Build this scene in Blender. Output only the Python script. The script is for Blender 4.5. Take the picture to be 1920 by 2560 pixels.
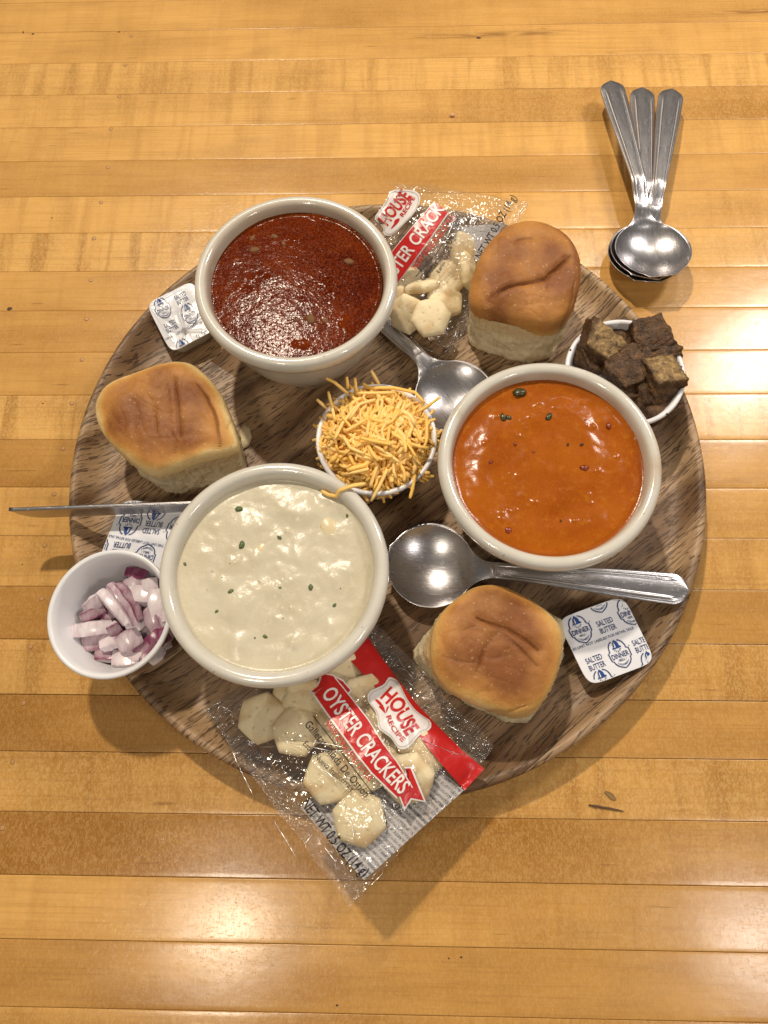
import bpy, bmesh, math, random
from mathutils import Vector, Matrix, noise
random.seed(7)
for o in list(bpy.data.objects): bpy.data.objects.remove(o)
SC = bpy.context.scene
COL = SC.collection
R = math.radians
PI = math.pi
# ------------------------------------------------------------ camera
CAM_M = Matrix(((0.9995830096, -0.0024845053, 0.0287686298), (0.0113362180, 0.9500689390, -0.3118340927), (-0.0265574281, 0.3120301884, 0.9497009343)))
CAM_P = Vector((0.0113403649, -0.1467973184, 0.3870246629))
FPX = 1900.0                       # focal length in photo pixels (photo is 1920 x 2560)
cd = bpy.data.cameras.new('camera')
cam = bpy.data.objects.new('camera', cd); COL.objects.link(cam)
cd.sensor_fit = 'VERTICAL'; cd.sensor_height = 36; cd.lens = FPX / 2560 * 36
cd.clip_start = 0.01; cd.clip_end = 50
cam.matrix_world = Matrix.Translation(CAM_P) @ CAM_M.to_4x4()
SC.camera = cam
# ------------------------------------------------------------ world, lamps, exposure
wd = bpy.data.worlds.new('World'); SC.world = wd; wd.use_nodes = True
bg = wd.node_tree.nodes['Background']
bg.inputs['Color'].default_value = (1.0, 0.90, 0.78, 1); bg.inputs['Strength'].default_value = 0.155
def lamp(name, loc, target, power, size, col, shape='DISK', sy=None):
    l = bpy.data.lights.new(name, 'AREA'); l.energy = power; l.shape = shape; l.size = size; l.color = col
    if sy: l.size_y = sy
    o = bpy.data.objects.new(name, l); COL.objects.link(o); o.location = loc
    o.rotation_euler = (Vector(target) - Vector(loc)).to_track_quat('-Z', 'Y').to_euler()
    return o
WARM = (1.0, 0.87, 0.70)
lamp('ceiling_lamp', (-0.33, 0.92, 1.50), (0, 0, 0), 21.5, 0.07, WARM)
lamp('ceiling_lamp', (-0.20, -0.34, 0.62), (0, -0.1, 0), 0.95, 0.07, WARM)
lamp('ceiling_lamp', (0.52, 0.41, 0.60), (0.1, 0.05, 0), 2.6, 0.10, (1.0, 0.93, 0.86), 'RECTANGLE', 0.15)
lamp('ceiling_lamp', (0.43, -0.345, 0.62), (0.1, -0.1, 0), 0.8, 0.10, (1.0, 0.93, 0.86))
sl = bpy.data.lights.new('ceiling_spot', 'SPOT'); sl.energy = 11; sl.spot_size = R(15); sl.spot_blend = 0.7; sl.shadow_soft_size = 0.03; sl.color = WARM
so = bpy.data.objects.new('ceiling_spot', sl); COL.objects.link(so); so.location = (0.50, 1.15, 1.50)
so.rotation_euler = (Vector((0.17, 0.22, 0)) - Vector(so.location)).to_track_quat('-Z', 'Y').to_euler()
SC.view_settings.view_transform = 'Standard'; SC.view_settings.look = 'None'
SC.view_settings.exposure = 0.0; SC.view_settings.gamma = 1
SC.render.engine = 'CYCLES'
SC.cycles.transparent_max_bounces = 16
# ------------------------------------------------------------ helpers
def at(u, v, z=0.0):
    """point of the place at height z that the photograph shows at pixel (u, v)"""
    d = CAM_M @ Vector((u - 960, -(v - 1280), -FPX))
    t = (z - CAM_P.z) / d.z
    return Vector((CAM_P.x + d.x * t, CAM_P.y + d.y * t, z))
def crop(ox, oy, s): return lambda x, y: (ox + x * s, oy + y * s)
K1 = crop(340, 440, 700 / 1659); K2 = crop(900, 440, 600 / 1659); K3 = crop(1060, 760, 700 / 1659)
K4 = crop(100, 880, 600 / 1659); K5 = crop(100, 1220, 900 / 1659); K6 = crop(480, 1560, 780 / 1659)
KS = crop(960, 1280, 800 / 1659); KZ = crop(760, 880, 480 / 1659); KP = crop(1460, 180, 320 / 1311); OV = crop(0, 0, 1920 / 1659)
def sm(a, b, x):
    t = max(0.0, min(1.0, (x - a) / (b - a))); return t * t * (3 - 2 * t)
def lerp(a, b, t): return a + (b - a) * t
def nz(x, y, z=0.0): return noise.noise(Vector((x, y, z)))
def tag(o, label=None, cat=None, group=None, kind=None):
    if label: o['label'] = label
    if cat: o['category'] = cat
    if group: o['group'] = group
    if kind: o['kind'] = kind
    return o
def thing(name, loc, label, cat, group=None, kind=None):
    o = bpy.data.objects.new(name, None); COL.objects.link(o); o.location = loc; o.empty_display_size = 0.01
    return tag(o, label, cat, group, kind)
def origin(o):
    v = Vector((0, 0, 0))
    while o is not None: v = v + Vector(o.location); o = o.parent
    return v
def mk(name, vs, fs, mat, parent=None, loc=None, smooth=True, sharp=None, uv=None, att=None, normals=True):
    """one mesh object from world-space vertices"""
    base = origin(parent) if parent is not None else Vector((0, 0, 0))
    off = base + (Vector(loc) if loc is not None else Vector((0, 0, 0)))
    me = bpy.data.meshes.new(name)
    me.from_pydata([tuple(Vector(v) - off) for v in vs], [], fs)
    if uv is not None:
        l = me.uv_layers.new(name='UVMap')
        for lp in me.loops: l.data[lp.index].uv = uv[lp.vertex_index]
    if att:
        for k, vals in att.items():
            a = me.attributes.new(k, 'FLOAT', 'POINT')
            for i, x in enumerate(vals): a.data[i].value = x
    if normals:
        bm = bmesh.new(); bm.from_mesh(me); bmesh.ops.recalc_face_normals(bm, faces=bm.faces); bm.to_mesh(me); bm.free()
    if smooth: me.polygons.foreach_set('use_smooth', [True] * len(me.polygons))
    if mat: me.materials.append(mat)
    if sharp: me.set_sharp_from_angle(angle=R(sharp))
    me.update()
    o = bpy.data.objects.new(name, me); COL.objects.link(o)
    o.parent = parent
    o.location = loc if loc is not None else (0, 0, 0)
    return o
def grid_faces(nu, nv, wrap=False, base=0):
    f = []
    for i in range(nu - 1):
        for j in range(nv if wrap else nv - 1):
            a = base + i * nv + j; b = base + i * nv + (j + 1) % nv
            f.append((a, b, b + nv, a + nv))
    return f
def lathe(prof, n, c, wob=None):
    vs = []
    for (r, z) in prof:
        for k in range(n):
            a = 2 * PI * k / n
            rr = r
            vs.append(Vector((c[0] + rr * math.cos(a), c[1] + rr * math.sin(a), c[2] + z)))
    fs = grid_faces(len(prof), n, True)
    return vs, fs
def rounded(pts, n=6, k=2):
    """smooth closed polyline (Chaikin)"""
    for _ in range(k):
        q = []
        for i in range(len(pts)):
            a, b = pts[i], pts[(i + 1) % len(pts)]
            q += [a * 0.75 + b * 0.25, a * 0.25 + b * 0.75]
        pts = q
    return pts
def tilt_about(vs, c, axis, ang):
    m = Matrix.Translation(c) @ Matrix.Rotation(ang, 4, Vector(axis)) @ Matrix.Translation(-Vector(c))
    return [m @ v for v in vs]
# ------------------------------------------------------------ node helper
class Mat:
    def __init__(s, name):
        s.m = bpy.data.materials.new(name); s.m.use_nodes = True
        s.t = s.m.node_tree; s.p = s.t.nodes['Principled BSDF']; s.out = s.t.nodes['Material Output']
    def n(s, typ, ins=None, **kw):
        x = s.t.nodes.new(typ)
        for k, v in kw.items(): setattr(x, k, v)
        for k, v in (ins or {}).items(): s.set(x, k, v)
        return x
    def set(s, x, k, v):
        sock = x.inputs[k]
        if isinstance(v, bpy.types.NodeSocket): s.t.links.new(v, sock)
        elif isinstance(v, bpy.types.Node): s.t.links.new(v.outputs[0], sock)
        else:
            if sock.type == 'RGBA' and len(v) == 3: v = (*v, 1)
            sock.default_value = v
    def bsdf(s, **kw):
        for k, v in kw.items(): s.set(s.p, k.replace('_', ' '), v)
        return s
    def math(s, op, a, b=0.0, clamp=False): return s.n('ShaderNodeMath', {0: a, 1: b}, operation=op, use_clamp=clamp).outputs[0]
    def mul(s, a, b): return s.math('MULTIPLY', a, b)
    def add(s, a, b): return s.math('ADD', a, b)
    def rng(s, v, a, b, c=0.0, d=1.0): return s.n('ShaderNodeMapRange', {0: v, 1: a, 2: b, 3: c, 4: d}, clamp=True).outputs[0]
    def mix(s, f, a, b, mode='MIX'):
        x = s.n('ShaderNodeMix', data_type='RGBA', blend_type=mode)
        s.set(x, 0, f); s.set(x, 6, a); s.set(x, 7, b); return x.outputs[2]
    def obj(s): return s.n('ShaderNodeTexCoord').outputs['Object']
    def uvc(s): return s.n('ShaderNodeTexCoord').outputs['UV']
    def mapv(s, vec, scale=(1, 1, 1), loc=(0, 0, 0), rot=(0, 0, 0)): return s.n('ShaderNodeMapping', {'Vector': vec, 'Scale': scale, 'Location': loc, 'Rotation': rot}).outputs[0]
    def noise(s, vec, scale=1.0, detail=3.0, rough=0.5, dist=0.0): return s.n('ShaderNodeTexNoise', {'Vector': vec, 'Scale': scale, 'Detail': detail, 'Roughness': rough, 'Distortion': dist}).outputs[0]
    def attr(s, name, typ='GEOMETRY'): return s.n('ShaderNodeAttribute', attribute_name=name, attribute_type=typ).outputs['Fac']
    def bump(s, h, strength=0.3, dist=0.001, normal=None):
        i = {'Height': h, 'Strength': strength, 'Distance': dist}
        if normal: i['Normal'] = normal
        return s.n('ShaderNodeBump', i).outputs[0]
    def oi(s): return s.n('ShaderNodeObjectInfo').outputs['Random']
    def vadd(s, a, b): return s.n('ShaderNodeVectorMath', {0: a, 1: b}, operation='ADD').outputs[0]
    def comb(s, x=0.0, y=0.0, z=0.0): return s.n('ShaderNodeCombineXYZ', {0: x, 1: y, 2: z}).outputs[0]
    def sep(s, v): return s.n('ShaderNodeSeparateXYZ', {0: v}).outputs
def plain(name, col, rough=0.4, **kw):
    a = Mat(name); a.bsdf(Base_Color=col, Roughness=rough, **kw); return a.m
# ------------------------------------------------------------ materials
def m_maple():
    a = Mat('maple'); o = a.obj(); seed = a.attr('seed', 'OBJECT'); tone = a.attr('tone', 'OBJECT'); fig = a.attr('figure', 'OBJECT'); slope = a.attr('slope', 'OBJECT')
    v = a.vadd(o, a.comb(a.mul(seed, 3.7), a.mul(seed, 1.3), a.mul(seed, 2.1)))
    xyz = a.sep(o)
    big = a.noise(a.mapv(v, (9, 34, 1)), 1, 3, 0.55)
    t = a.add(tone, a.mul(slope, xyz[0])); t = a.add(t, a.mul(a.math('SUBTRACT', big, 0.5), 1.15))
    t = a.math('ADD', t, 0.0, True)
    c = a.mix(t, (0.76, 0.418, 0.115), (0.310, 0.126, 0.014))
    blot = a.rng(a.noise(a.mapv(v, (26, 60, 1)), 1, 2, 0.5), 0.55, 0.75)
    c = a.mix(a.mul(blot, 0.35), c, (0.46, 0.235, 0.075))
    bars = a.noise(a.mapv(v, (95, 9, 1)), 1, 2.5, 0.6, 0.7)
    c = a.mix(a.mul(a.rng(bars, 0.45, 0.66), a.mul(fig, 0.75)), c, (0.36, 0.155, 0.025))
    lace = a.noise(a.mapv(v, (900, 420, 1)), 1, 2, 0.6, 1.2)
    c = a.mix(a.mul(a.rng(lace, 0.44, 0.60), a.add(0.06, a.mul(fig, 0.40))), c, (0.80, 0.54, 0.22))
    grain = a.noise(a.mapv(v, (20, 900, 1)), 1, 3, 0.6)
    c = a.mix(a.mul(a.rng(grain, 0.5, 0.8), 0.45), c, (0.33, 0.15, 0.04))
    lines = a.rng(a.noise(a.mapv(v, (38, 520, 1)), 1, 2, 0.5), 0.70, 0.78)
    c = a.mix(a.mul(lines, 0.5), c, (0.20, 0.08, 0.02))
    # one mineral streak per strip, where it has one
    sx = a.attr('streak_x', 'OBJECT'); sy = a.attr('streak_y', 'OBJECT'); sl = a.attr('streak_l', 'OBJECT')
    dx = a.math('DIVIDE', a.math('SUBTRACT', xyz[0], sx), a.math('MAXIMUM', sl, 0.0001)); dy = a.math('DIVIDE', a.math('SUBTRACT', a.add(xyz[1], a.mul(xyz[0], -0.03)), sy), 0.0026)
    r2 = a.add(a.mul(dx, dx), a.mul(dy, dy)); g = a.math('EXPONENT', a.mul(r2, -1.0))
    g = a.mul(g, a.rng(a.noise(a.mapv(v, (60, 700, 1)), 1, 3, 0.6), 0.35, 0.6)); g = a.mul(g, a.math('GREATER_THAN', sl, 0.001))
    c = a.mix(a.mul(g, 0.75), c, (0.17, 0.065, 0.02))
    micro = a.noise(a.mapv(v, (900, 900, 1)), 1, 2, 0.6)
    c = a.mix(a.mul(a.math('SUBTRACT', micro, 0.3), 0.25), c, (0.62, 0.40, 0.17))
    scr = a.noise(a.mapv(o, (2600, 340, 1), rot=(0, 0, 0.5)), 1, 2, 0.6); scr2 = a.noise(a.mapv(o, (300, 2600, 1), rot=(0, 0, 0.3)), 1, 2, 0.6)
    hair = a.add(a.rng(scr, 0.62, 0.72), a.rng(scr2, 0.62, 0.72))
    h = a.add(a.mul(micro, 0.4), a.add(a.mul(hair, -0.5), a.mul(a.noise(a.mapv(o, (60, 90, 1)), 1, 2), 3.0)))
    rgh = a.add(0.15, a.add(a.mul(a.noise(a.mapv(o, (30, 50, 1)), 1, 4, 0.6), 0.12), a.mul(hair, 0.06)))
    a.bsdf(Base_Color=c, Roughness=rgh, Normal=a.bump(h, 0.10, 0.0003)); a.p.inputs['Specular IOR Level'].default_value = 0.5
    return a.m
def m_acacia():
    a = Mat('acacia'); o = a.obj(); seed = a.attr('seed', 'OBJECT')
    v = a.mapv(a.vadd(o, a.comb(a.mul(seed, 1.7), a.mul(seed, 0.9), 0.0)), rot=(0, 0, R(-40)))
    warp = a.noise(a.mapv(v, (7, 16, 6)), 1, 2, 0.5)
    v2 = a.vadd(v, a.comb(0.0, a.mul(a.math('SUBTRACT', warp, 0.5), 0.035), 0.0))
    band = a.noise(a.mapv(v2, (2.5, 42, 8)), 1, 3, 0.6)
    t = a.add(a.rng(band, 0.40, 0.62), a.attr('tone', 'OBJECT')); t = a.math('ADD', t, 0.0, True)
    c = a.mix(t, (0.43, 0.278, 0.150), (0.140, 0.072, 0.030))
    fine = a.noise(a.mapv(v2, (35, 420, 60)), 1, 3, 0.6)
    c = a.mix(a.mul(a.rng(fine, 0.45, 0.75), 0.5), c, (0.16, 0.085, 0.045))
    pale = a.noise(a.mapv(v2, (14, 30, 6)), 1, 2)
    c = a.mix(a.mul(a.rng(pale, 0.52, 0.75), 0.55), c, (0.47, 0.33, 0.19))
    pore = a.add(a.rng(a.noise(a.mapv(v2, (170, 1000, 120)), 1, 1.5, 0.5), 0.58, 0.65), a.rng(a.noise(a.mapv(v2, (42, 820, 60)), 1, 2, 0.55), 0.56, 0.66)); pore = a.math('MINIMUM', pore, 1.0)
    c = a.mix(a.mul(pore, 0.76), c, (0.050, 0.024, 0.011))
    h = a.add(a.mul(pore, -1.0), a.mul(fine, 0.3))
    a.bsdf(Base_Color=c, Roughness=a.add(0.38, a.mul(fine, 0.2)), Normal=a.bump(h, 0.5, 0.0004))
    return a.m
def m_ceramic():
    a = Mat('glazed_ceramic'); o = a.obj()
    n = a.noise(o, 90, 3, 0.6)
    c = a.mix(a.rng(n, 0.35, 0.7), (0.68, 0.655, 0.585), (0.63, 0.60, 0.525))
    spk = a.rng(a.noise(o, 420, 1, 0.4), 0.77, 0.80); c = a.mix(a.mul(spk, 0.5), c, (0.30, 0.22, 0.14))
    st = a.attr('stain'); c = a.mix(a.mul(st, 0.8), c, (0.42, 0.25, 0.10))
    a.bsdf(Base_Color=c, Roughness=0.16, Normal=a.bump(a.noise(o, 160, 2), 0.12, 0.0006), Coat_Weight=0.5, Coat_Roughness=0.06)
    return a.m
def m_soup(name, base, dark, light, sc, rough, bst, oily=False, spec=0.5):
    a = Mat(name); o = a.obj()
    n = a.noise(o, sc, 4, 0.6, 0.5); n2 = a.noise(o, sc * 6, 3, 0.65)
    c = a.mix(a.rng(n, 0.35, 0.65), base, dark); c = a.mix(a.mul(a.rng(n2, 0.55, 0.75), 0.6), c, light)
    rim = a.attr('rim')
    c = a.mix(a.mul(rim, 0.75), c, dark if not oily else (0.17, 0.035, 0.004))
    h = a.add(a.add(a.mul(n2, 0.4), a.noise(o, sc * 3, 3, 0.6)), a.mul(a.noise(o, 1000, 2, 0.6), 0.16))
    gr = a.noise(o, 1100, 2, 0.6); c = a.mix(a.mul(a.rng(gr, 0.5, 0.75), 0.35), c, light)
    nm = a.bump(h, bst, 0.0012)
    if oily:
        msk = a.rng(a.noise(a.mapv(o, loc=(0.3, 0.12, 0)), 26, 3, 0.6), 0.44, 0.66, 0.6, 1.0)
        e = a.noise(o, 950, 2, 0.6, 0.8)
        nm = a.bump(a.mul(a.rng(e, 0.54, 0.74), msk), 0.8, 0.0009, nm)
        c = a.mix(a.mul(a.rng(msk, 0.6, 1.0), a.rng(e, 0.35, 0.65)), c, (0.065, 0.008, 0.003))
    a.bsdf(Base_Color=c, Roughness=rough, Normal=nm, Coat_Weight=0.0); a.p.inputs['Specular IOR Level'].default_value = spec
    return a.m
def m_steel():
    a = Mat('stainless_steel'); o = a.obj()
    s1 = a.noise(a.mapv(o, (60, 900, 300)), 1, 3, 0.6); s2 = a.rng(a.noise(a.mapv(o, (420, 1500, 300), rot=(0, 0, 0.5)), 1, 3, 0.7), 0.60, 0.72); edge_glint = a.attr('edge')
    c = a.mix(a.mul(s2, 0.35), (0.50, 0.485, 0.50), (0.74, 0.73, 0.74)); c = a.mix(a.mul(edge_glint, 0.8), c, (0.85, 0.84, 0.85))  # lighter along spoon handle ridges and sides: reflected highlight painted into the colour
    a.bsdf(Base_Color=c, Metallic=1.0, Roughness=a.add(a.add(0.22, a.mul(edge_glint, 0.25)), a.add(a.mul(s1, 0.14), a.mul(s2, 0.15))), Normal=a.bump(a.add(s1, s2), 0.10, 0.0003))
    return a.m
def m_crust():
    a = Mat('baked_crust'); o = a.obj(); b = a.attr('bake')
    n = a.noise(o, 75, 5, 0.68); n2 = a.noise(o, 900, 3, 0.65)
    t = a.math('ADD', b, a.mul(a.math('SUBTRACT', n, 0.5), 0.55), True)
    r = a.n('ShaderNodeValToRGB', {0: t}); e = r.color_ramp.elements
    e[0].position = 0.0; e[0].color = (0.80, 0.61, 0.29, 1); e[1].position = 1.0; e[1].color = (0.22, 0.072, 0.016, 1)
    x = e.new(0.32); x.color = (0.66, 0.385, 0.115, 1); x = e.new(0.66); x.color = (0.50, 0.225, 0.055, 1)
    fl = a.rng(a.noise(o, 620, 1, 0.4), 0.68, 0.76); c = a.mix(a.mul(fl, 0.4), r.outputs[0], (0.72, 0.50, 0.24))
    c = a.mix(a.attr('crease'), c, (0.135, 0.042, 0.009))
    wr = a.noise(a.mapv(o, (260, 260, 120)), 1, 3, 0.6, 1.0)
    a.bsdf(Base_Color=a.mix(a.mul(a.rng(n2, 0.35, 0.7), 0.22), c, (0.34, 0.13, 0.03)), Roughness=a.add(0.46, a.mul(n2, 0.15)), Normal=a.bump(a.add(a.mul(n2, 0.45), a.add(a.mul(wr, 0.7), a.mul(a.noise(o, 2200, 2), 0.12))), 0.42, 0.0008))
    a.p.inputs['Specular IOR Level'].default_value = 0.35
    return a.m
def m_crumb():
    a = Mat('bread_crumb'); o = a.obj()
    n = a.noise(o, 260, 4, 0.7); n2 = a.noise(a.mapv(o, (500, 500, 90)), 1, 3, 0.6)
    c = a.mix(n, (0.86, 0.76, 0.53), (0.70, 0.57, 0.33)); c = a.mix(a.mul(a.attr('bake'), 0.75), c, (0.66, 0.40, 0.13))
    a.bsdf(Base_Color=c, Roughness=0.85, Normal=a.bump(a.add(n, a.mul(n2, 0.6)), 0.7, 0.0016), Subsurface_Weight=0.12, Subsurface_Radius=(0.004, 0.003, 0.0015))
    return a.m
def m_cracker():
    a = Mat('baked_cracker'); o = a.obj()
    v = a.vadd(o, a.comb(a.mul(a.oi(), 4.0), a.mul(a.oi(), 2.0), 0.0))
    n = a.noise(v, 110, 3, 0.6); b = a.noise(a.mapv(v, (55, 95, 60)), 1, 2)
    c = a.mix(n, (0.86, 0.75, 0.50), (0.78, 0.65, 0.40)); c = a.mix(a.mul(a.rng(b, 0.50, 0.70), 0.65), c, (0.56, 0.34, 0.12))
    c = a.mix(a.attr('hole'), c, (0.30, 0.18, 0.08))
    a.bsdf(Base_Color=c, Roughness=0.6, Normal=a.bump(a.noise(v, 500, 3, 0.6), 0.3, 0.0006), Subsurface_Weight=0.08, Subsurface_Radius=(0.003, 0.002, 0.001))
    return a.m
def m_film(name, spark, crimp=False):
    a = Mat(name); o = a.obj()
    r1 = a.noise(a.mapv(o, (60, 60, 40)), 1, 3, 0.6, 0.8); ridge = a.math('POWER', a.math('SUBTRACT', 1.0, a.math('ABSOLUTE', a.mul(a.math('SUBTRACT', r1, 0.5), 6.0)), True), 4.0)
    h = a.add(a.mul(ridge, 0.9), a.mul(a.noise(o, 300, 2, 0.5), 0.7))
    if crimp: h = a.add(a.mul(h, 0.6), a.add(a.noise(o, 650, 3, 0.7), a.mul(a.n('ShaderNodeTexWave', {'Vector': a.uvc(), 'Scale': 55.0, 'Distortion': 1.5, 'Detail': 2.0, 'Detail Scale': 3.0}).outputs[1], 0.8)))
    nm = a.bump(h, spark, 0.0022)
    lw = a.n('ShaderNodeLayerWeight', {'Blend': 0.5, 'Normal': nm}).outputs[1]
    f = a.add(0.10 if crimp else 0.07, a.mul(a.math('POWER', lw, 4.0), 0.7))
    g = a.n('ShaderNodeBsdfGlossy', {'Color': (1, 1, 1, 1), 'Roughness': 0.17 if crimp else 0.12, 'Normal': nm}).outputs[0]
    tr = a.n('ShaderNodeBsdfTransparent', {'Color': (0.975, 0.975, 0.97, 1)}).outputs[0]
    df = a.n('ShaderNodeBsdfDiffuse', {'Color': (0.9, 0.88, 0.9, 1)}).outputs[0]
    tr = a.n('ShaderNodeMixShader', {0: 0.03 if crimp else 0.012, 1: tr, 2: df}).outputs[0]
    mx = a.n('ShaderNodeMixShader', {0: f, 1: tr, 2: g}).outputs[0]
    a.t.links.new(mx, a.out.inputs[0]); return a.m
def m_print(name, col, rough=0.3):
    a = Mat(name); o = a.obj(); n = a.noise(o, 400, 2)
    a.bsdf(Base_Color=a.mix(a.mul(n, 0.25), col, tuple(min(1, c * 1.25 + 0.02) for c in col)), Roughness=rough, Normal=a.bump(a.noise(o, 150, 2, 0.5, 0.7), 0.25, 0.002)); return a.m
def m_panel():
    """the white nutrition panel printed on the back film: rows too small to read"""
    a = Mat('back_panel_print'); u = a.uvc(); s = a.sep(u)
    row = a.math('FRACT', a.mul(s[1], 23.0)); inrow = a.mul(a.math('GREATER_THAN', row, 0.25), a.math('LESS_THAN', row, 0.80))
    rid = a.math('FLOOR', a.mul(s[1], 23.0))
    w = a.noise(a.comb(a.mul(s[0], 90.0), a.mul(rid, 7.3), a.mul(row, 2.2)), 1, 2, 0.7)
    ln = a.mul(inrow, a.rng(w, 0.44, 0.52))
    bar = a.math('GREATER_THAN', a.noise(a.comb(a.mul(rid, 3.1), 0.0, 0.0), 1, 0), 0.60)
    k = a.math('ADD', a.mul(ln, a.add(0.35, a.mul(a.noise(a.comb(a.mul(rid, 1.7), a.mul(s[0], 2.5), 3.0), 1, 1), 0.7))), a.mul(a.mul(bar, inrow), 0.25), True)
    c = a.mix(k, (0.52, 0.50, 0.50), (0.05, 0.05, 0.065))
    a.bsdf(Base_Color=c, Roughness=0.35, Normal=a.bump(a.noise(a.obj(), 200, 2), 0.3, 0.001)); return a.m
def m_foil():
    a = Mat('butter_lid_foil'); o = a.obj()
    n = a.noise(o, 120, 2, 0.5, 0.6)
    a.bsdf(Base_Color=(0.80, 0.81, 0.86), Metallic=0.0, Roughness=0.24, Normal=a.bump(n, 0.35, 0.0012)); return a.m
def m_cheese():
    a = Mat('shredded_cheese'); o = a.obj(); r = a.oi()
    n = a.noise(a.vadd(o, a.comb(a.mul(r, 3.0), 0.0, 0.0)), 350, 3, 0.6)
    c = a.mix(r, (1.0, 0.585, 0.115), (1.0, 0.70, 0.26)); c = a.mix(a.mul(a.rng(n, 0.5, 0.75), 0.35), c, (0.98, 0.76, 0.30))
    a.bsdf(Base_Color=c, Roughness=0.42, Normal=a.bump(n, 0.35, 0.0005), Subsurface_Weight=0.12, Subsurface_Radius=(0.002, 0.0014, 0.0006)); return a.m
def m_onion():
    a = Mat('red_onion'); o = a.obj(); s = a.attr('skin')
    n = a.noise(a.mapv(o, (500, 160, 160)), 1, 3, 0.6)
    t = a.math('ADD', s, a.mul(a.math('SUBTRACT', n, 0.5), 0.8), True)
    c = a.mix(t, (0.80, 0.73, 0.76), (0.20, 0.035, 0.095))
    a.bsdf(Base_Color=c, Roughness=0.22, Normal=a.bump(n, 0.2, 0.0006), Subsurface_Weight=0.25, Subsurface_Radius=(0.003, 0.0016, 0.0018)); return a.m
def m_crouton():
    a = Mat('toasted_crouton'); o = a.obj(); r = a.oi()
    v = a.vadd(o, a.comb(a.mul(r, 3.0), a.mul(r, 1.0), 0.0))
    n = a.noise(v, 170, 5, 0.7); m = a.noise(v, 70, 2, 0.5)
    c = a.mix(a.rng(n, 0.38, 0.62), (0.050, 0.021, 0.006), (0.17, 0.082, 0.026)); c = a.mix(a.mul(a.attr('pale'), a.rng(n, 0.3, 0.5)), c, (0.40, 0.255, 0.10))
    sp = a.rng(a.noise(v, 520, 1, 0.4), 0.70, 0.76); c = a.mix(a.mul(sp, 0.8), c, (0.03, 0.022, 0.01))
    hl = a.rng(a.noise(v, 420, 3, 0.7), 0.42, 0.58)
    c = a.mix(a.mul(a.math('SUBTRACT', 1.0, hl), 0.45), c, (0.04, 0.018, 0.006))
    a.bsdf(Base_Color=c, Roughness=a.add(0.36, a.mul(m, 0.3)), Normal=a.bump(a.add(n, a.mul(hl, 0.35)), 0.7, 0.0016)); return a.m
def m_plastic(name, col, rough, ssw=0.1):
    a = Mat(name); o = a.obj()
    a.bsdf(Base_Color=col, Roughness=rough, Normal=a.bump(a.noise(o, 240, 2), 0.06, 0.0005), Subsurface_Weight=ssw, Subsurface_Radius=(0.003, 0.003, 0.003)); return a.m
MAPLE = m_maple(); ACACIA = m_acacia(); CERAMIC = m_ceramic(); STEEL = m_steel(); CRUST = m_crust(); CRUMB = m_crumb(); CRACKER = m_cracker()
FILM = m_film('packet_film', 0.42); CRIMP = m_film('packet_film_crimped', 0.35, True); PANEL = m_panel(); FOIL = m_foil(); CHEESE = m_cheese(); ONION = m_onion(); CROUTON = m_crouton()
CUP = m_plastic('white_plastic', (0.80, 0.80, 0.82), 0.28); TUB = m_plastic('tub_plastic', (0.55, 0.54, 0.52), 0.35)
P_RED = m_print('red_print', (0.50, 0.012, 0.012)); P_WHITE = m_print('white_print', (0.74, 0.70, 0.68)); P_BLACK = m_print('black_print', (0.02, 0.017, 0.02)); P_LRED = m_print('scarlet_print', (0.55, 0.05, 0.035)); P_GREY = m_print('grey_print', (0.50, 0.48, 0.46))
P_BLUE = plain('blue_print', (0.012, 0.06, 0.25), 0.35); P_DARK = plain('navy_print', (0.014, 0.044, 0.165), 0.35)
HERB = plain('green_herb', (0.10, 0.14, 0.05), 0.4); HERBD = plain('dark_vegetable', (0.055, 0.05, 0.015), 0.3); MEAT = plain('meat_crumble', (0.17, 0.075, 0.02), 0.7); PEPPER = plain('black_pepper', (0.03, 0.02, 0.012), 0.5); TOMATO = plain('tomato_fleck', (0.22, 0.03, 0.006), 0.3); POTATO = plain('potato_lump', (0.70, 0.585, 0.36), 0.3)
RED_SOUP = m_soup('red_broth', (0.170, 0.025, 0.003), (0.095, 0.010, 0.002), (0.25, 0.055, 0.007), 45, 0.13, 0.13, True, 0.045)
ORANGE_SOUP = m_soup('tomato_bisque', (0.39, 0.100, 0.005), (0.31, 0.066, 0.003), (0.48, 0.165, 0.014), 38, 0.20, 0.13, False, 0.32)
WHITE_SOUP = m_soup('cream_chowder', (0.62, 0.565, 0.425), (0.555, 0.495, 0.35), (0.69, 0.64, 0.505), 42, 0.27, 0.16, False, 0.35)
# ------------------------------------------------------------ the table: strips of maple with plugs
tb = thing('butcher_block_table', (0, 0, 0), 'honey maple butcher block table top of long strips with a row of wood plugs at left', 'table', kind='structure')
SEAM = [0.3266, 0.2986, 0.2711, 0.2438, 0.2165, 0.1887, 0.1611, 0.1333, 0.1058, 0.0778, 0.0501, 0.0225, -0.0058, -0.0337, -0.0613, -0.0890, -0.1167, -0.1440, -0.1716, -0.1992, -0.2259, -0.2528]
for k in range(8): SEAM.insert(0, SEAM[0] + 0.0277)
for k in range(9): SEAM.append(SEAM[-1] - 0.0272)
PLUG = [0.322, 0.296, 0.269, 0.242, 0.211, 0.184, 0.157, 0.127, 0.100, 0.073, 0.045, 0.017, -0.010, -0.039, -0.068, -0.093, -0.121, -0.149, -0.179]
PLX = [-0.177, -0.178, -0.179, -0.181, -0.179, -0.180, -0.181, -0.179, -0.178, -0.177, -0.179, -0.180, -0.181, -0.182, -0.179, -0.181, -0.180, -0.181, -0.181]
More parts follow.
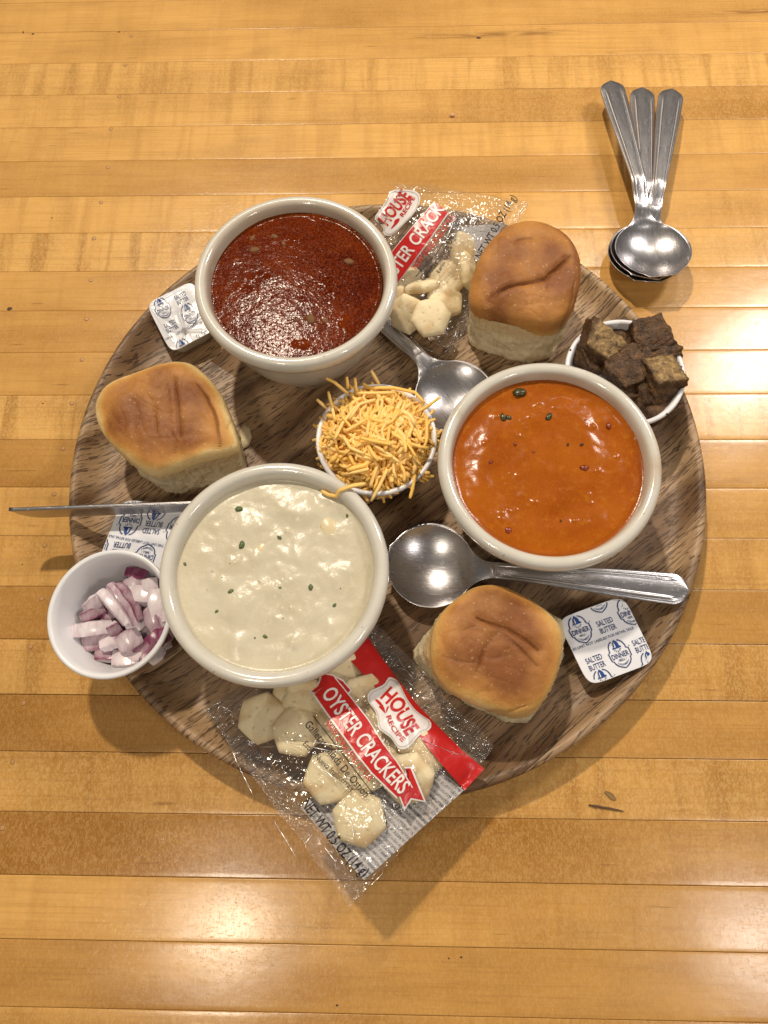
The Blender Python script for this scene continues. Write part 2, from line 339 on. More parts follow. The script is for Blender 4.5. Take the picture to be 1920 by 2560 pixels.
#        index of strip below seam k (k = 8 is the first measured seam): (tone, figure, slope)
TONE = {7: (.30, .2, .3), 8: (.18, .25, .2), 9: (.12, .7, .2), 10: (.30, .5, 1.5), 11: (.16, .35, .35), 12: (.40, .2, .1), 13: (.10, .45, .6), 14: (.12, .9, .2), 15: (.28, .2, .1),
        16: (.34, .2, -.1), 17: (.24, .2, -.2), 18: (.14, .9, -.1), 19: (.48, .2, -.4), 20: (.28, .5, .2), 21: (.36, .6, .3), 22: (.56, .25, -.6), 23: (.34, .8, .2), 24: (.56, .35, -.8),
        25: (.40, .8, .1), 26: (.74, .45, -1.2), 27: (.36, .35, .5), 28: (.50, .2, .2), 29: (.50, .4, .3)}
STREAK = {8: (0.075, 0.0035, 0.055), 7: (0.26, -0.0125, 0.05), 9: (0.13, 0.012, 0.02)}
strips = []
for k in range(len(SEAM) - 1):
    ya, yb = SEAM[k], SEAM[k + 1]; yc = (ya + yb) / 2; hw = (ya - yb) / 2
    rr = random.Random(k * 13 + 5)
    dz = rr.uniform(-0.00003, 0.00003); tl = rr.uniform(-0.0014, 0.0014)
    gp = rr.choice((.00003, .00004, .00006, .00011))
    pr = [(-hw + gp, -.022), (-hw + gp, -.0006), (-hw + gp + .00008, -.00005), (-hw + .0005, -.000008), (-hw + .0024, 0), (-hw * .4, 0.000002), (hw * .4, 0.000002), (hw - .0024, 0), (hw - .0005, -.000008), (hw - gp - .00008, -.00005), (hw - gp, -.0006), (hw - gp, -.022)]
    vs = []
    for x in (-0.75, -0.3, 0.0, 0.3, 0.75):
        for (y, z) in pr: vs.append((x, yc + y, z + (dz + tl * y if z > -.01 else 0)))
    o = mk('strip', vs, grid_faces(5, len(pr)), MAPLE, tb, (0, yc, 0), normals=False)
    for p in o.data.polygons: pass
    bm = bmesh.new(); bm.from_mesh(o.data); bmesh.ops.recalc_face_normals(bm, faces=bm.faces)
    if sum(f.normal.z for f in bm.faces) < 0: bmesh.ops.reverse_faces(bm, faces=bm.faces)
    bm.to_mesh(o.data); bm.free()
    t = TONE.get(k, (rr.uniform(.15, .5), rr.uniform(.2, .7), rr.uniform(-.3, .3)))
    o['tone'], o['figure'], o['slope'] = float(t[0] * 1.25 - .06), float(t[1]), float(t[2]); o['seed'] = rr.uniform(0, 9)
    s = STREAK.get(k, (0.0, 0.0, 0.0)); o['streak_x'], o['streak_y'], o['streak_l'] = float(s[0]), float(s[1]), float(s[2])
    strips.append((ya, yb, o))
def strip_at(y):
    for ya, yb, o in strips:
        if yb <= y < ya: return o
PLUGM = plain('end_grain_plug', (0.50, 0.27, 0.10), 0.4); PLUGR = plain('plug_rim', (0.27, 0.12, 0.035), 0.5); KNOT = plain('dark_knot', (0.06, 0.025, 0.01), 0.5)
def disc(name, c, rx, ry, h, mat, parent, n=20, ang=0.0, irr=0.0):
    vs = []
    for (f, z) in ((1.0, -0.0002), (0.96, h * .7), (0.8, h)):
        for k in range(n):
            a = 2 * PI * k / n; q = 1 + irr * nz(math.cos(a) * 2 + c[0] * 900, math.sin(a) * 2, c[1] * 700)
            x, y = rx * f * q * math.cos(a), ry * f * q * math.sin(a)
            vs.append((c[0] + x * math.cos(ang) - y * math.sin(ang), c[1] + x * math.sin(ang) + y * math.cos(ang), c[2] + z))
    fs = grid_faces(3, n, True) + [tuple(range(2 * n, 3 * n))]
    return mk(name, vs, fs, mat, parent, tuple(Vector(c) - origin(parent)))
for x, y in zip(PLX, PLUG):
    s = strip_at(y)
    p = disc('plug', (x, y, 0.00008), 0.0013, 0.0013, 0.00008, PLUGR, s)
    disc('plug_core', (x, y, 0.00012), 0.00112, 0.00112, 0.00009, PLUGM, s)
for (u, v, a, b) in ((1197, 95, .0016, .0009), (58, 81, .0004, .0013), (82, 85, .0010, .0006), (298, 80, .0008, .0005), (24, 772, .0016, .0011), (107, 1009, .0004, .0004), (130, 545, .0005, .0005), (56, 1411, .0004, .0003), (1153, 2393, .0006, .0004), (1122, 2396, .0004, .0004), (843, 2513, .0006, .0004)):
    p = at(u, v, 0); s = strip_at(p.y); disc('knot', (p.x, p.y, 0.00007), a, b, 0.00004, KNOT, s, 12, irr=0.5)
# ------------------------------------------------------------ scraps lying on the table
def tube(pts, rad, n=6, flat=1.0):
    vs, fs = [], []
    m = len(pts)
    for i, p in enumerate(pts):
        t = (pts[min(i + 1, m - 1)] - pts[max(i - 1, 0)]).normalized()
        sd = t.cross(Vector((0, 0, 1))); sd = sd.normalized() if sd.length > 1e-6 else Vector((1, 0, 0)); up = sd.cross(t)
        r = rad[i] if isinstance(rad, (list, tuple)) else rad
        for k in range(n):
            a = 2 * PI * (k + .5) / n; vs.append(p + sd * (r * math.cos(a)) + up * (r * flat * math.sin(a)))
    fs = grid_faces(m, n, True) + [tuple(range(n)), tuple(range((m - 1) * n, m * n))]
    return vs, fs
KT = crop(1440, 1960, 160 / 1659)
def leaf_scrap(name, px, label, w=.0005):
    P = [at(*KT(*p), .0007) for p in px]; c = P[0].copy(); c.z = 0
    vs, fs = tube(P, [w * k for k in (0.5, 1.3, 1.0, 1.0, 0.8, 0.4)][:len(P)], 6, 0.6)
    return tag(mk(name, vs, fs, plain('dry_herb', (0.10, 0.045, 0.02), 0.6), None, c), label, 'food scrap')
leaf_scrap('herb_stem', [(320, 545), (500, 575), (680, 605), (850, 630), (1050, 670), (1240, 710)], 'thin dry brown stem lying on the maple strip right of the lower packet')
def loop_scrap(name, px, label):
    P = [at(*KT(*p), .0006) for p in px]; P.append(P[0]); c = P[0].copy(); c.z = 0
    vs, fs = tube(P, .00022, 5)
    n0 = len(vs); ctr = sum(P[:-1], Vector()) / (len(P) - 1)
    vs += [p.copy() for p in P[:-1]] + [ctr]; k = len(P) - 1
    fs += [(n0 + i, n0 + (i + 1) % k, n0 + k) for i in range(k)]
    return tag(mk(name, vs, fs, plain('herb_seed', (0.26, 0.15, 0.05), 0.6), None, c), label, 'food scrap')
loop_scrap('seed_husk', [(740, 215), (790, 190), (900, 235), (990, 320), (1040, 410), (960, 410), (870, 350), (790, 260)], 'small brown seed husk just above the dry stem on the table')
KB = crop(1060, 240, 160 / 1659)
p = at(*KB(735, 500), .0008)
def blob(c, rx, ry, rz, seed, n=10, m=7, amp=0.25):
    vs = []
    for i in range(m):
        f = PI * (i + 0.02) / (m - 1 + 0.04)
        for k in range(n):
            a = 2 * PI * k / n; d = Vector((math.sin(f) * math.cos(a), math.sin(f) * math.sin(a), math.cos(f)))
            q = 1 + amp * noise.noise(d * 1.7 + Vector((seed * 3.1, seed, 0)))
            vs.append(Vector(c) + Vector((d.x * rx * q, d.y * ry * q, d.z * rz * q)))
    return vs, grid_faces(m, n, True) + [tuple(range(n)), tuple(range((m - 1) * n, m * n))]
vs, fs = blob(p, .0016, .0012, .0011, 3)
tag(mk('crumb', vs, fs, plain('pink_crumb', (0.72, 0.42, 0.26), 0.6), None, (p.x, p.y, 0)), 'tiny pinkish crumb alone on a tan strip above the round tray', 'food scrap')
# ------------------------------------------------------------ the round tray of glued boards
tray = thing('round_tray', (0, 0, 0), 'round brown acacia wood tray with raised rim carrying the bowls and rolls', 'tray')
TR = 0.165; FLOOR = 0.010
prof = [(0.0001, 0.0009), (0.06, 0.0009), (0.12, 0.0009), (0.150, 0.0009), (0.156, 0.0025), (0.1615, 0.008), (0.1645, 0.014), (0.1650, 0.0178), (0.1643, 0.0194), (0.1628, 0.0202), (0.1612, 0.0198), (0.1598, 0.0186), (0.1575, 0.0160), (0.1545, 0.0130), (0.1510, 0.0112), (0.1460, 0.0102), (0.138, 0.0100), (0.12, 0.0100), (0.09, 0.0100), (0.06, 0.0100), (0.03, 0.0100), (0.0001, 0.0100)]
tv, tf = lathe(prof, 128, (0, 0, 0))
me = bpy.data.meshes.new('tray'); me.from_pydata([tuple(v) for v in tv], [], tf)
bm0 = bmesh.new(); bm0.from_mesh(me); bmesh.ops.remove_doubles(bm0, verts=bm0.verts, dist=0.0003); bmesh.ops.recalc_face_normals(bm0, faces=bm0.faces)
GA = R(40); gn = Vector((-math.sin(GA), math.cos(GA), 0))
cuts = sorted([gn.dot(at(182, 1114, .02)), gn.dot(at(1562, 744, .02)), gn.dot(at(1662, 1613, .02))])
cuts = [-1] + cuts + [1]
for i in range(len(cuts) - 1):
    b = bm0.copy()
    for (d, s) in ((cuts[i] + .00012, -1), (cuts[i + 1] - .00012, 1)):
        g = b.verts[:] + b.edges[:] + b.faces[:]
        r_ = bmesh.ops.bisect_plane(b, geom=g, plane_co=gn * d, plane_no=gn * s, clear_outer=True)
        eds = [e for e in r_['geom_cut'] if isinstance(e, bmesh.types.BMEdge)]
        if eds: bmesh.ops.holes_fill(b, edges=b.edges[:], sides=0)
    m2 = bpy.data.meshes.new('board'); b.to_mesh(m2); b.free()
    for p_ in m2.polygons: p_.use_smooth = len(p_.vertices) <= 4
    m2.materials.append(ACACIA)
    o = bpy.data.objects.new('board', m2); COL.objects.link(o); o.parent = tray
    o['seed'] = float(i * 2.37 + 0.6); o['tone'] = (-0.12, 0.08, -0.05, -0.02)[i % 4]
bm0.free()
def tray_z(x, y):
    r = math.hypot(x, y)
    if r < 0.138: return 0.0100
    if r > TR: return 0.0
    q = [p for p in prof[9:17]][::-1]
    for a, b in zip(q, q[1:]):
        if a[0] <= r <= b[0]: return lerp(a[1], b[1], (r - a[0]) / (b[0] - a[0]))
    return 0.0195
# ------------------------------------------------------------ soup bowls
BH = 0.058
BPROF = [(0.0002, 0.004), (0.022, 0.004), (0.0262, 0.0032), (0.0272, 0.0004), (0.0285, 0.0), (0.0305, 0.0004), (0.0318, 0.003), (0.0330, 0.007), (0.0360, 0.012), (0.0395, 0.019), (0.0422, 0.027), (0.0440, 0.035), (0.0451, 0.0425), (0.0456, 0.0445), (0.0474, 0.0462), (0.0492, 0.0490), (0.0502, 0.0520), (0.0504, 0.0545), (0.0498, 0.0566), (0.0485, 0.0577), (0.0470, 0.0580), (0.0454, 0.0574), (0.0443, 0.0560), (0.0436, 0.0535), (0.0430, 0.050), (0.0424, 0.045), (0.0412, 0.038), (0.039, 0.029), (0.035, 0.019), (0.028, 0.011), (0.015, 0.0085), (0.0002, 0.008)]
def bowl(c, label, lift=0.0, tilt=0.0, axis=(1, 0, 0), stains=()):
    base = Vector((c[0], c[1], FLOOR + lift))
    vs, fs = lathe(BPROF, 96, base)
    st = []
    for v in vs:
        q = 0.0
        for (a, w, r0, r1, s) in stains:
            ang = math.atan2(v.y - base.y, v.x - base.x); d = abs((ang - R(a) + PI) % (2 * PI) - PI) if w < 300 else R(w) * max(0, .9 - 1.6 * max(0, nz(math.cos(ang) * 3, math.sin(ang) * 3, a) + .35))
            rr = math.hypot(v.x - base.x, v.y - base.y)
            if r0 < rr < r1 and v.z - base.z > .04: q = max(q, s * math.exp(-(d / R(w)) ** 2))
        st.append(q)
    if tilt: vs = tilt_about(vs, base, axis, tilt)
    return tag(mk('soup_bowl', vs, fs, CERAMIC, None, base, att={'stain': st}), label, 'bowl', 'cream glazed bowls of soup')
def soup(name, c, z, rad, mat, label, amp, seed, fx=None, nsp=0):
    rs_ = random.Random(seed); specks = []
    for _ in range(nsp // 4):
        cx_, cy_ = rs_.gauss(0, .02), rs_.gauss(0, .02)
        specks += [(cx_ + rs_.gauss(0, .002), cy_ + rs_.gauss(0, .0014), rs_.uniform(.0007, .0012), rs_.uniform(.0002, .0005)) for _ in range(4)]
    base = Vector((c[0], c[1], z)); vs, rim = [], []
    nr, na = 80, 220
    for i in range(nr):
        f = (i + 0.02) / (nr - 1); rr = rad * f
        for k in range(na):
            a = 2 * PI * k / na; x, y = rr * math.cos(a), rr * math.sin(a)
            e = sm(1.0, 0.9, f)
            h = amp * e * (noise.fractal(Vector((x * 75 + seed, y * 75, seed)), 1.0, 2.0, 3) + 0.5 * abs(nz(x * 160, y * 160 + seed, 3)))
            if fx: h += e * fx(x, y)
            for (bx, by, bw, bh) in specks:
                if abs(x - bx) < 3 * bw and abs(y - by) < 3 * bw: h += bh * math.exp(-((x - bx) ** 2 + (y - by) ** 2) / bw ** 2)
            h += 0.0006 * max(0, (f - 0.955) / 0.045) ** 2
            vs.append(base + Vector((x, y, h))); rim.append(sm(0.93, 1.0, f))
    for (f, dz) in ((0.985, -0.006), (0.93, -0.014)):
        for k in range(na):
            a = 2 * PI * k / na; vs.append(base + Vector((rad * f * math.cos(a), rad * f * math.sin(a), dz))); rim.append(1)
    fs = grid_faces(nr + 2, na, True) + [tuple(range(na)), tuple(range((nr + 1) * na, (nr + 2) * na))]
    return tag(mk(name, vs, fs, mat, None, base, att={'rim': rim}), label, 'soup')
RC, WC, OC = (-0.0443, 0.0787), (-0.0462, -0.0680), (0.0761, -0.0172)
bowl(RC, 'cream bowl of dark red soup at the top left of the tray', 0.0012, R(1.3), (-0.7, 0.7, 0), stains=((1, 400, .0428, .0448, .6), (120, 60, .040, .0455, .55), (60, 25, .04, .0455, .6), (200, 50, .04, .0450, .5), (20, 12, .044, .047, .35)))
bowl(WC, 'cream bowl of white chowder at the lower left of the tray', stains=((5, 400, .0430, .0441, .22), (55, 7, .040, .0475, .25),))
bowl(OC, 'cream bowl of orange bisque at the right of the tray', stains=((9, 400, .0430, .0446, .5), (-4, 6, .0445, .0502, .6), (150, 3, .044, .049, .4), (-12, 5, .044, .048, .4)))
SZ = FLOOR + 0.0515
red = soup('red_soup', RC, SZ + .001, 0.0437, RED_SOUP, 'dark red brothy soup with an oily glittering surface filling the top left bowl', 0.00006, 2.0, None, 40)
def swirl(x, y):
    r = math.hypot(x, y); a = math.atan2(y, x)
    return 0.0005 * math.sin(a * 1.0 - r * 260 + 2.5 * nz(x * 40, y * 40, 4)) * sm(0.008, 0.03, r)
orange = soup('orange_soup', OC, SZ, 0.0436, ORANGE_SOUP, 'smooth orange tomato bisque with dark flecks in the right hand bowl', 0.00036, 5.0, swirl, 80)
def lumps(x, y):
    h = 0
    for (cx, cy, w, s) in LUMP: h += s * math.exp(-((x - cx) ** 2 + (y - cy) ** 2) / w ** 2)
    return h
rl = random.Random(3); LUMP = [(rl.uniform(-.036, .036), rl.uniform(-.036, .036), rl.uniform(.002, .006), rl.uniform(.0003, .0011)) for _ in range(42)]
white = soup('white_soup', WC, SZ, 0.0436, WHITE_SOUP, 'thick creamy white chowder with green onion bits in the lower left bowl', 0.00055, 9.0, lumps, 40)
def bit(par, name, px, z, size, mat, seed, flat=0.5, ang=0.0):
    c = at(*px, z); w = size
    vs, fs = blob((0, 0, 0), w, w * 0.65, w * flat, seed, 9, 6, 0.35)
    q = Matrix.Rotation(ang, 3, 'Z'); vs = [q @ v + c for v in vs]
    return mk(name, vs, fs, mat, par, tuple(c - origin(par)))
for i, (x, y, s) in enumerate(((918, 97, .0017), (930, 262, .0018), (1103, 228, .0010), (880, 478, .0017), (912, 490, .0009), (1103, 462, .0011), (1248, 458, .0014), (1038, 685, .0011), (1357, 540, .0010), (668, 350, .0009), (815, 568, .0008), (1415, 128, .0008))):
    bit(white, 'green_onion_bit', K5(x, y), SZ + .0003, s * 1.1, HERB, i, 0.45, i * 1.3)
for i, (x, y, s) in enumerate(((840, 412, .0003), (793, 382, .00028), (875, 348, .0003), (1385, 462, .0003), (1120, 600, .00028), (990, 690, .0004), (930, 540, .0003), (1010, 430, .0003), (770, 470, .00025))):
    bit(white, 'pepper_speck', K5(x, y), SZ + .0009, s, PEPPER, i, 0.6)
for i, (x, y, s) in enumerate(((1160, 745, .0026), (1020, 290, .004), (1330, 180, .0045))):
    bit(white, 'potato_piece', K5(x, y), SZ - .0010, s * 1.5, POTATO, i + 4, 0.22, i)
for i, (x, y, s, m) in enumerate(((570, 525, .0034, HERBD), (740, 668, .0022, HERBD), (470, 670, .0020, HERBD), (500, 672, .0016, HERBD), (935, 832, .0010, PEPPER), (853, 832, .0008, PEPPER), (810, 1283, .0006, PEPPER), (950, 970, .0024, TOMATO), (395, 935, .0016, TOMATO), (540, 828, .0010, TOMATO), (650, 875, .0007, TOMATO), (950, 690, .0014, TOMATO), (1095, 720, .0018, TOMATO), (500, 1340, .0022, TOMATO))):
    bit(orange, 'vegetable_piece' if m is HERBD else ('pepper_speck' if m is PEPPER else 'tomato_fleck'), K3(x, y), SZ + (.0002 if m is TOMATO else .0005), s, m, i, 0.35, i * 0.9)
for i, (x, y, s) in enumerate(((705, 440, .0030), (690, 370, .0020), (875, 400, .0018), (820, 360, .0022), (1035, 670, .0012), (1035, 850, .0035), (1260, 510, .0030), (960, 850, .0016), (545, 890, .0014), (1120, 860, .0020))):
    bit(red, 'meat_crumble', K1(x, y), SZ + .0007, s, MEAT, i, 0.35, i)
# ------------------------------------------------------------ bread rolls
def seg_d(p, a, b):
    ab = b - a; t = max(0, min(1, (p - a).dot(ab) / max(ab.length_squared, 1e-12))); return (p - (a + ab * t)).length, t
def cr3(pts, seed):
    q = []
    for i in range(len(pts) - 1):
        for t in (0, .33, .66):
            p = pts[i].lerp(pts[i + 1], t); q.append(p + Vector((nz(p.x * 300, p.y * 300, seed), nz(p.x * 300, p.y * 300, seed + 4))) * .0005)
    return q + [pts[-1]]
def roll(K, outline, ctr, label, zb, zs, zt, bscale, boff, creases, bake_c, seed, skirt=0.6, crumb_sides=(), pale_edge=0.6, dark=(0, 0, 0), base_px=None):
    P = rounded([at(*K(*p), zs).xy for p in outline], k=3)
    c = Vector((sum(p.x for p in P) / len(P), sum(p.y for p in P) / len(P)))
    n = 220
    ang = sorted((math.atan2(p.y - c.y, p.x - c.x), (p - c).length) for p in P)
    def rad(a, ang=ang):
        a = (a + PI) % (2 * PI) - PI
        for i in range(len(ang)):
            a0, r0 = ang[i - 1]; a1, r1 = ang[i]
            if i == 0: a0 -= 2 * PI
            if a0 <= a <= a1: return lerp(r0, r1, (a - a0) / max(a1 - a0, 1e-9))
        a0, r0 = ang[-1]; a1, r1 = ang[0][0] + 2 * PI, ang[0][1]
        return lerp(r0, r1, (a - a0) / max(a1 - a0, 1e-9))
    angb = sorted((math.atan2(p.y - c.y, p.x - c.x), (p - c).length) for p in rounded([at(*K(*p), zb + .006).xy for p in base_px], k=2)) if base_px else None
    CR = [([at(*K(*p), zt).xy for p in pts], d, w) for (pts, d, w) in creases]
    CR = [([Vector((p.x, p.y)) for p in cr3(pts, seed)], d, w) for (pts, d, w) in CR]
    bc = at(*K(*bake_c), zt).xy
    rows = []; RR = [rad(2 * PI * k / n) for k in range(n)]; RB = [rad(2 * PI * k / n, angb) / RR[k] if angb else bscale for k in range(n)]
    NT, NS = 84, 30
    for i in range(NT + NS + 1):
        row = []
        for k in range(n):
            a = 2 * PI * k / n; rr = RR[k]; dr = Vector((math.cos(a), math.sin(a)))
            if i <= NT:
                f = i / NT
                ph = f * PI / 2
                q = math.sin(ph) ** 0.74; zz = zs + (zt - zs) * max(0.0, math.cos(ph)) ** 0.5
                xy = c + dr * rr * q; side = 0.0
            else:
                side = (i - NT) / NS
                s_ = lerp(1.0, RB[k], side ** (.6 if angb else 1.3)) - 0.035 * math.sin(PI * side)
                if side > 0.9: s_ *= 1 - 0.05 * ((side - 0.9) / 0.1) ** 2
                xy = c + dr * rr * s_ + Vector(boff) * side; zz = lerp(zs, zb, side)
            v = Vector((xy.x, xy.y, zz)); cz_ = 0.0
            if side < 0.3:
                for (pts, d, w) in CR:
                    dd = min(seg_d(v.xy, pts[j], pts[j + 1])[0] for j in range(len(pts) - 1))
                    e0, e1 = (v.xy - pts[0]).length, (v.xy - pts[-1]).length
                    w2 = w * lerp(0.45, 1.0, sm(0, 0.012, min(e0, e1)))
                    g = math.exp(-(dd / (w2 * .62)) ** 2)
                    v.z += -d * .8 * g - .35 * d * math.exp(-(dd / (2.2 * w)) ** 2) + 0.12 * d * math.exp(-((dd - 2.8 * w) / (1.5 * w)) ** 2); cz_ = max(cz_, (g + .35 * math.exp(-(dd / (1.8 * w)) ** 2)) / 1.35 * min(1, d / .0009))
            lf = noise.fractal(Vector((v.x * 38 + seed, v.y * 38, v.z * 38)), 1.0, 2.0, 4)
            v.z += 0.0017 * lf * (1 - side)
            wk = 1 - abs(nz(v.x * 70 + seed, v.y * 70 + 3 * nz(v.x * 30, v.y * 30, seed), seed)) * 3; v.z -= .00020 * max(0, wk) ** 3 * (1 - side)
            if side > 0:
                st = nz(a * 26 + seed, side * 3.0, seed) * 0.0008 + noise.fractal(Vector((v.x * 130, v.y * 130, v.z * 130 + seed)), 1.0, 2.0, 4) * 0.0013 * sm(.15, .5, side)
                v.x += dr.x * st; v.y += dr.y * st
            row.append((v, side, cz_, a))
        rows.append(row)
    lim = NT + int(NS * skirt)
    base = Vector((c.x, c.y, zb))
    root = thing('bread_roll', base, label, 'bread roll', 'soft dinner rolls')
    def part(name, i0, i1, mat, grow=0.0, cap=False):
        vs, bk, crs = [], [], []
        for i in range(i0, i1 + 1):
            for k in range(n):
                v, side, cz_, a = rows[i][k]
                dr = Vector((math.cos(a), math.sin(a), 0))
                if name == 'crust':
                    wav = 0.30 * skirt + 0.5 * skirt * (0.5 + 0.5 * nz(math.cos(a) * 2 + seed, math.sin(a) * 2, seed))
                    for (a0, w, amt) in crumb_sides:
                        d = abs((a - R(a0) + PI) % (2 * PI) - PI); wav = lerp(wav, amt, math.exp(-(d / R(w)) ** 2))
                    out = 0.0005 if side < wav else -0.0012 * min(1, (side - wav) / 0.05)
                    v2 = v + dr * (out if side > 0 else 0.0005 * (i / NT) ** 2) + Vector((0, 0, 0.0004 if side == 0 else 0))
                    d0 = (v.xy - bc).length / 0.034
                    b = 0.98 - 0.30 * d0 ** 1.6 - pale_edge * sm(.50, .92, ((i / NT) if i < NT else 1) + .10 * nz(v.x * 90, v.y * 90, seed + 2)) - side * 2.5 + 0.30 * nz(v.x * 60, v.y * 60, seed) + dark[2] * max(0, math.cos(a - R(dark[0]))) ** 3 * sm(.5, 1, i / NT) * max(0, 1 - side * 1.2)
                    bk.append(max(0.0, min(1.0, b)))
                else:
                    v2 = v; bk.append(max(0.0, 1 - abs(side - 0.15) / 0.3) * 0.6 + (0.8 if side > .97 else 0))
                vs.append(v2); crs.append(cz_ * 0.75)
        m_ = i1 - i0 + 1; fs = grid_faces(m_, n, True)
        if i0 == 0: fs.append(tuple(range(n)))
        if cap: fs.append(tuple(range((m_ - 1) * n, m_ * n)))
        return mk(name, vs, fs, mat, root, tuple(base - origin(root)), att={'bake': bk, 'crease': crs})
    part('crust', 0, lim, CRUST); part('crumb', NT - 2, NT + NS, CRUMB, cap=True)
    return root
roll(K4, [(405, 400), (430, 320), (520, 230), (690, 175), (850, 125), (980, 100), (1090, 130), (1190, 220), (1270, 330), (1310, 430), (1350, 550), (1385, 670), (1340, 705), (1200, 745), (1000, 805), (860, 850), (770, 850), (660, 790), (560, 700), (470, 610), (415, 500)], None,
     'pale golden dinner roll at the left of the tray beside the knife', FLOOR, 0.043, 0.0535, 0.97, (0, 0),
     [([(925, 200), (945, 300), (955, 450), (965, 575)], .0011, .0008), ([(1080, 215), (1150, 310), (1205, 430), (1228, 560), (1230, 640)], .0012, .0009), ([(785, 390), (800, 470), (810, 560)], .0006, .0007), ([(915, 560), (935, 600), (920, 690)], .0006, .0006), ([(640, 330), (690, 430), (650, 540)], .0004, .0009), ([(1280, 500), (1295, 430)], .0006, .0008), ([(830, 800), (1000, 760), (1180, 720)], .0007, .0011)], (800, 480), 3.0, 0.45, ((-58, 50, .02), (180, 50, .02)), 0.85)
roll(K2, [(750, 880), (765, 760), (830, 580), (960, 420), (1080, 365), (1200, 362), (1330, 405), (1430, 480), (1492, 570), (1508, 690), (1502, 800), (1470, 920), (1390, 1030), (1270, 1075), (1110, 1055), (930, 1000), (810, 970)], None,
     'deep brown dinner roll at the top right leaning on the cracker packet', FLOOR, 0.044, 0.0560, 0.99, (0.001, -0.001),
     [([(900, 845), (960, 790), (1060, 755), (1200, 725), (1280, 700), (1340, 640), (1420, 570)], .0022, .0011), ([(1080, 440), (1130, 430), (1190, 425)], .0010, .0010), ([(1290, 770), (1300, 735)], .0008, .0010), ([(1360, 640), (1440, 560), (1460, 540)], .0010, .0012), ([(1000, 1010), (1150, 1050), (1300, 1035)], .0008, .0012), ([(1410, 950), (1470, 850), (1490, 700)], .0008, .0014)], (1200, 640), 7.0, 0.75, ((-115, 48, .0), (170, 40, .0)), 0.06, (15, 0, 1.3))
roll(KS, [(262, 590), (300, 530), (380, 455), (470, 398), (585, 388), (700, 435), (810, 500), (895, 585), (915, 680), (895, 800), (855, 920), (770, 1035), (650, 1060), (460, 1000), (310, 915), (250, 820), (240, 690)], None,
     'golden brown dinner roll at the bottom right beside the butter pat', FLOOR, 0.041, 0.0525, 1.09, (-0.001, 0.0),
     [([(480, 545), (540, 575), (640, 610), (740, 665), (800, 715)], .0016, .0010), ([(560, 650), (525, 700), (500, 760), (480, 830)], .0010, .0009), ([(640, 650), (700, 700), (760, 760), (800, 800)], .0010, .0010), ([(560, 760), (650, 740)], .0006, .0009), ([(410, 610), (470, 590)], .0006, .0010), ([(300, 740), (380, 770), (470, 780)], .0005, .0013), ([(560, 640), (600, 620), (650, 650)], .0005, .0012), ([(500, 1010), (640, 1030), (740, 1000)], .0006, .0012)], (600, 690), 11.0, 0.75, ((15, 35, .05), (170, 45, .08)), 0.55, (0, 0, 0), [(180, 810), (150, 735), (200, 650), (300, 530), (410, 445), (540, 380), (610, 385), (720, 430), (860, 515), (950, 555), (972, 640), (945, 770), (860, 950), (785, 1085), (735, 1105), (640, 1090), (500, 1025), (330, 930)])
# torn crumb flake beside the left roll
fl = [(1380, 540), (1410, 500), (1450, 530), (1465, 590), (1440, 650), (1400, 675), (1385, 620)]
P = [at(*K4(*p), FLOOR + .0008) for p in fl]; c = sum(P, Vector()) / len(P); vs = []
for lv, (s_, dz) in enumerate(((1.0, -0.0007), (1.0, 0.0008), (0.55, 0.0022))):
    for i, p in enumerate(P): vs.append(c + (p - c) * s_ + Vector((0, 0, dz + 0.0009 * nz(i * 1.7, lv * 3.0, 2))))
n_ = len(P); fs = grid_faces(3, n_, True) + [tuple(range(n_)), tuple(range(2 * n_, 3 * n_))]
tag(mk('bread_flake', vs, fs, CRUMB, None, (c.x, c.y, FLOOR), att={'bake': [0] * len(vs)}), 'torn pale crumb lying on the tray at the right of the left roll', 'crumb')
# ------------------------------------------------------------ white cups
def cup(c, zr, rr, h, rb, label, tilt=0.0, axis=(1, 0, 0)):
    base = Vector((c[0], c[1], zr - h))
    pr = [(.0002, .0008), (rb - .002, .0008), (rb - .001, 0), (rb, .0003)]
    for i in range(1, 9): f = i / 8; pr.append((lerp(rb, rr - .0016, f), lerp(.0006, h - .0024, f)))
    pr += [(rr - .0004, h - .0022), (rr, h - .0016), (rr, h - .0006), (rr - .0006, h), (rr - .0016, h), (rr - .0024, h - .0007)]
    for i in range(1, 9): f = i / 8; pr.append((lerp(rr - .0026, rb - .0008, f), lerp(h - .0015, .0022, f)))
    pr += [(rb - .002, .0015), (.0002, .0015)]
    vs, fs = lathe(pr, 72, base)
    if tilt: vs = tilt_about(vs, base, axis, tilt)
    return tag(mk('sauce_cup', vs, fs, CUP, None, base), label, 'cup', 'small white sauce cups')
CO, CC, CT = (-0.1214, -0.0826), (-0.0034, 0.0050), (0.1212, 0.0405)
cup(CO, 0.0480, 0.0296, 0.030, 0.0215, 'white plastic cup of diced red onion on the left tray edge', R(5), (0.55, -0.85, 0))
cup(CC, 0.0420, 0.0300, 0.032, 0.0215, 'white cup heaped with shredded orange cheese at the tray centre')
cup(CT, 0.0440, 0.0300, 0.032, 0.0215, 'white cup of brown croutons at the right tray edge')
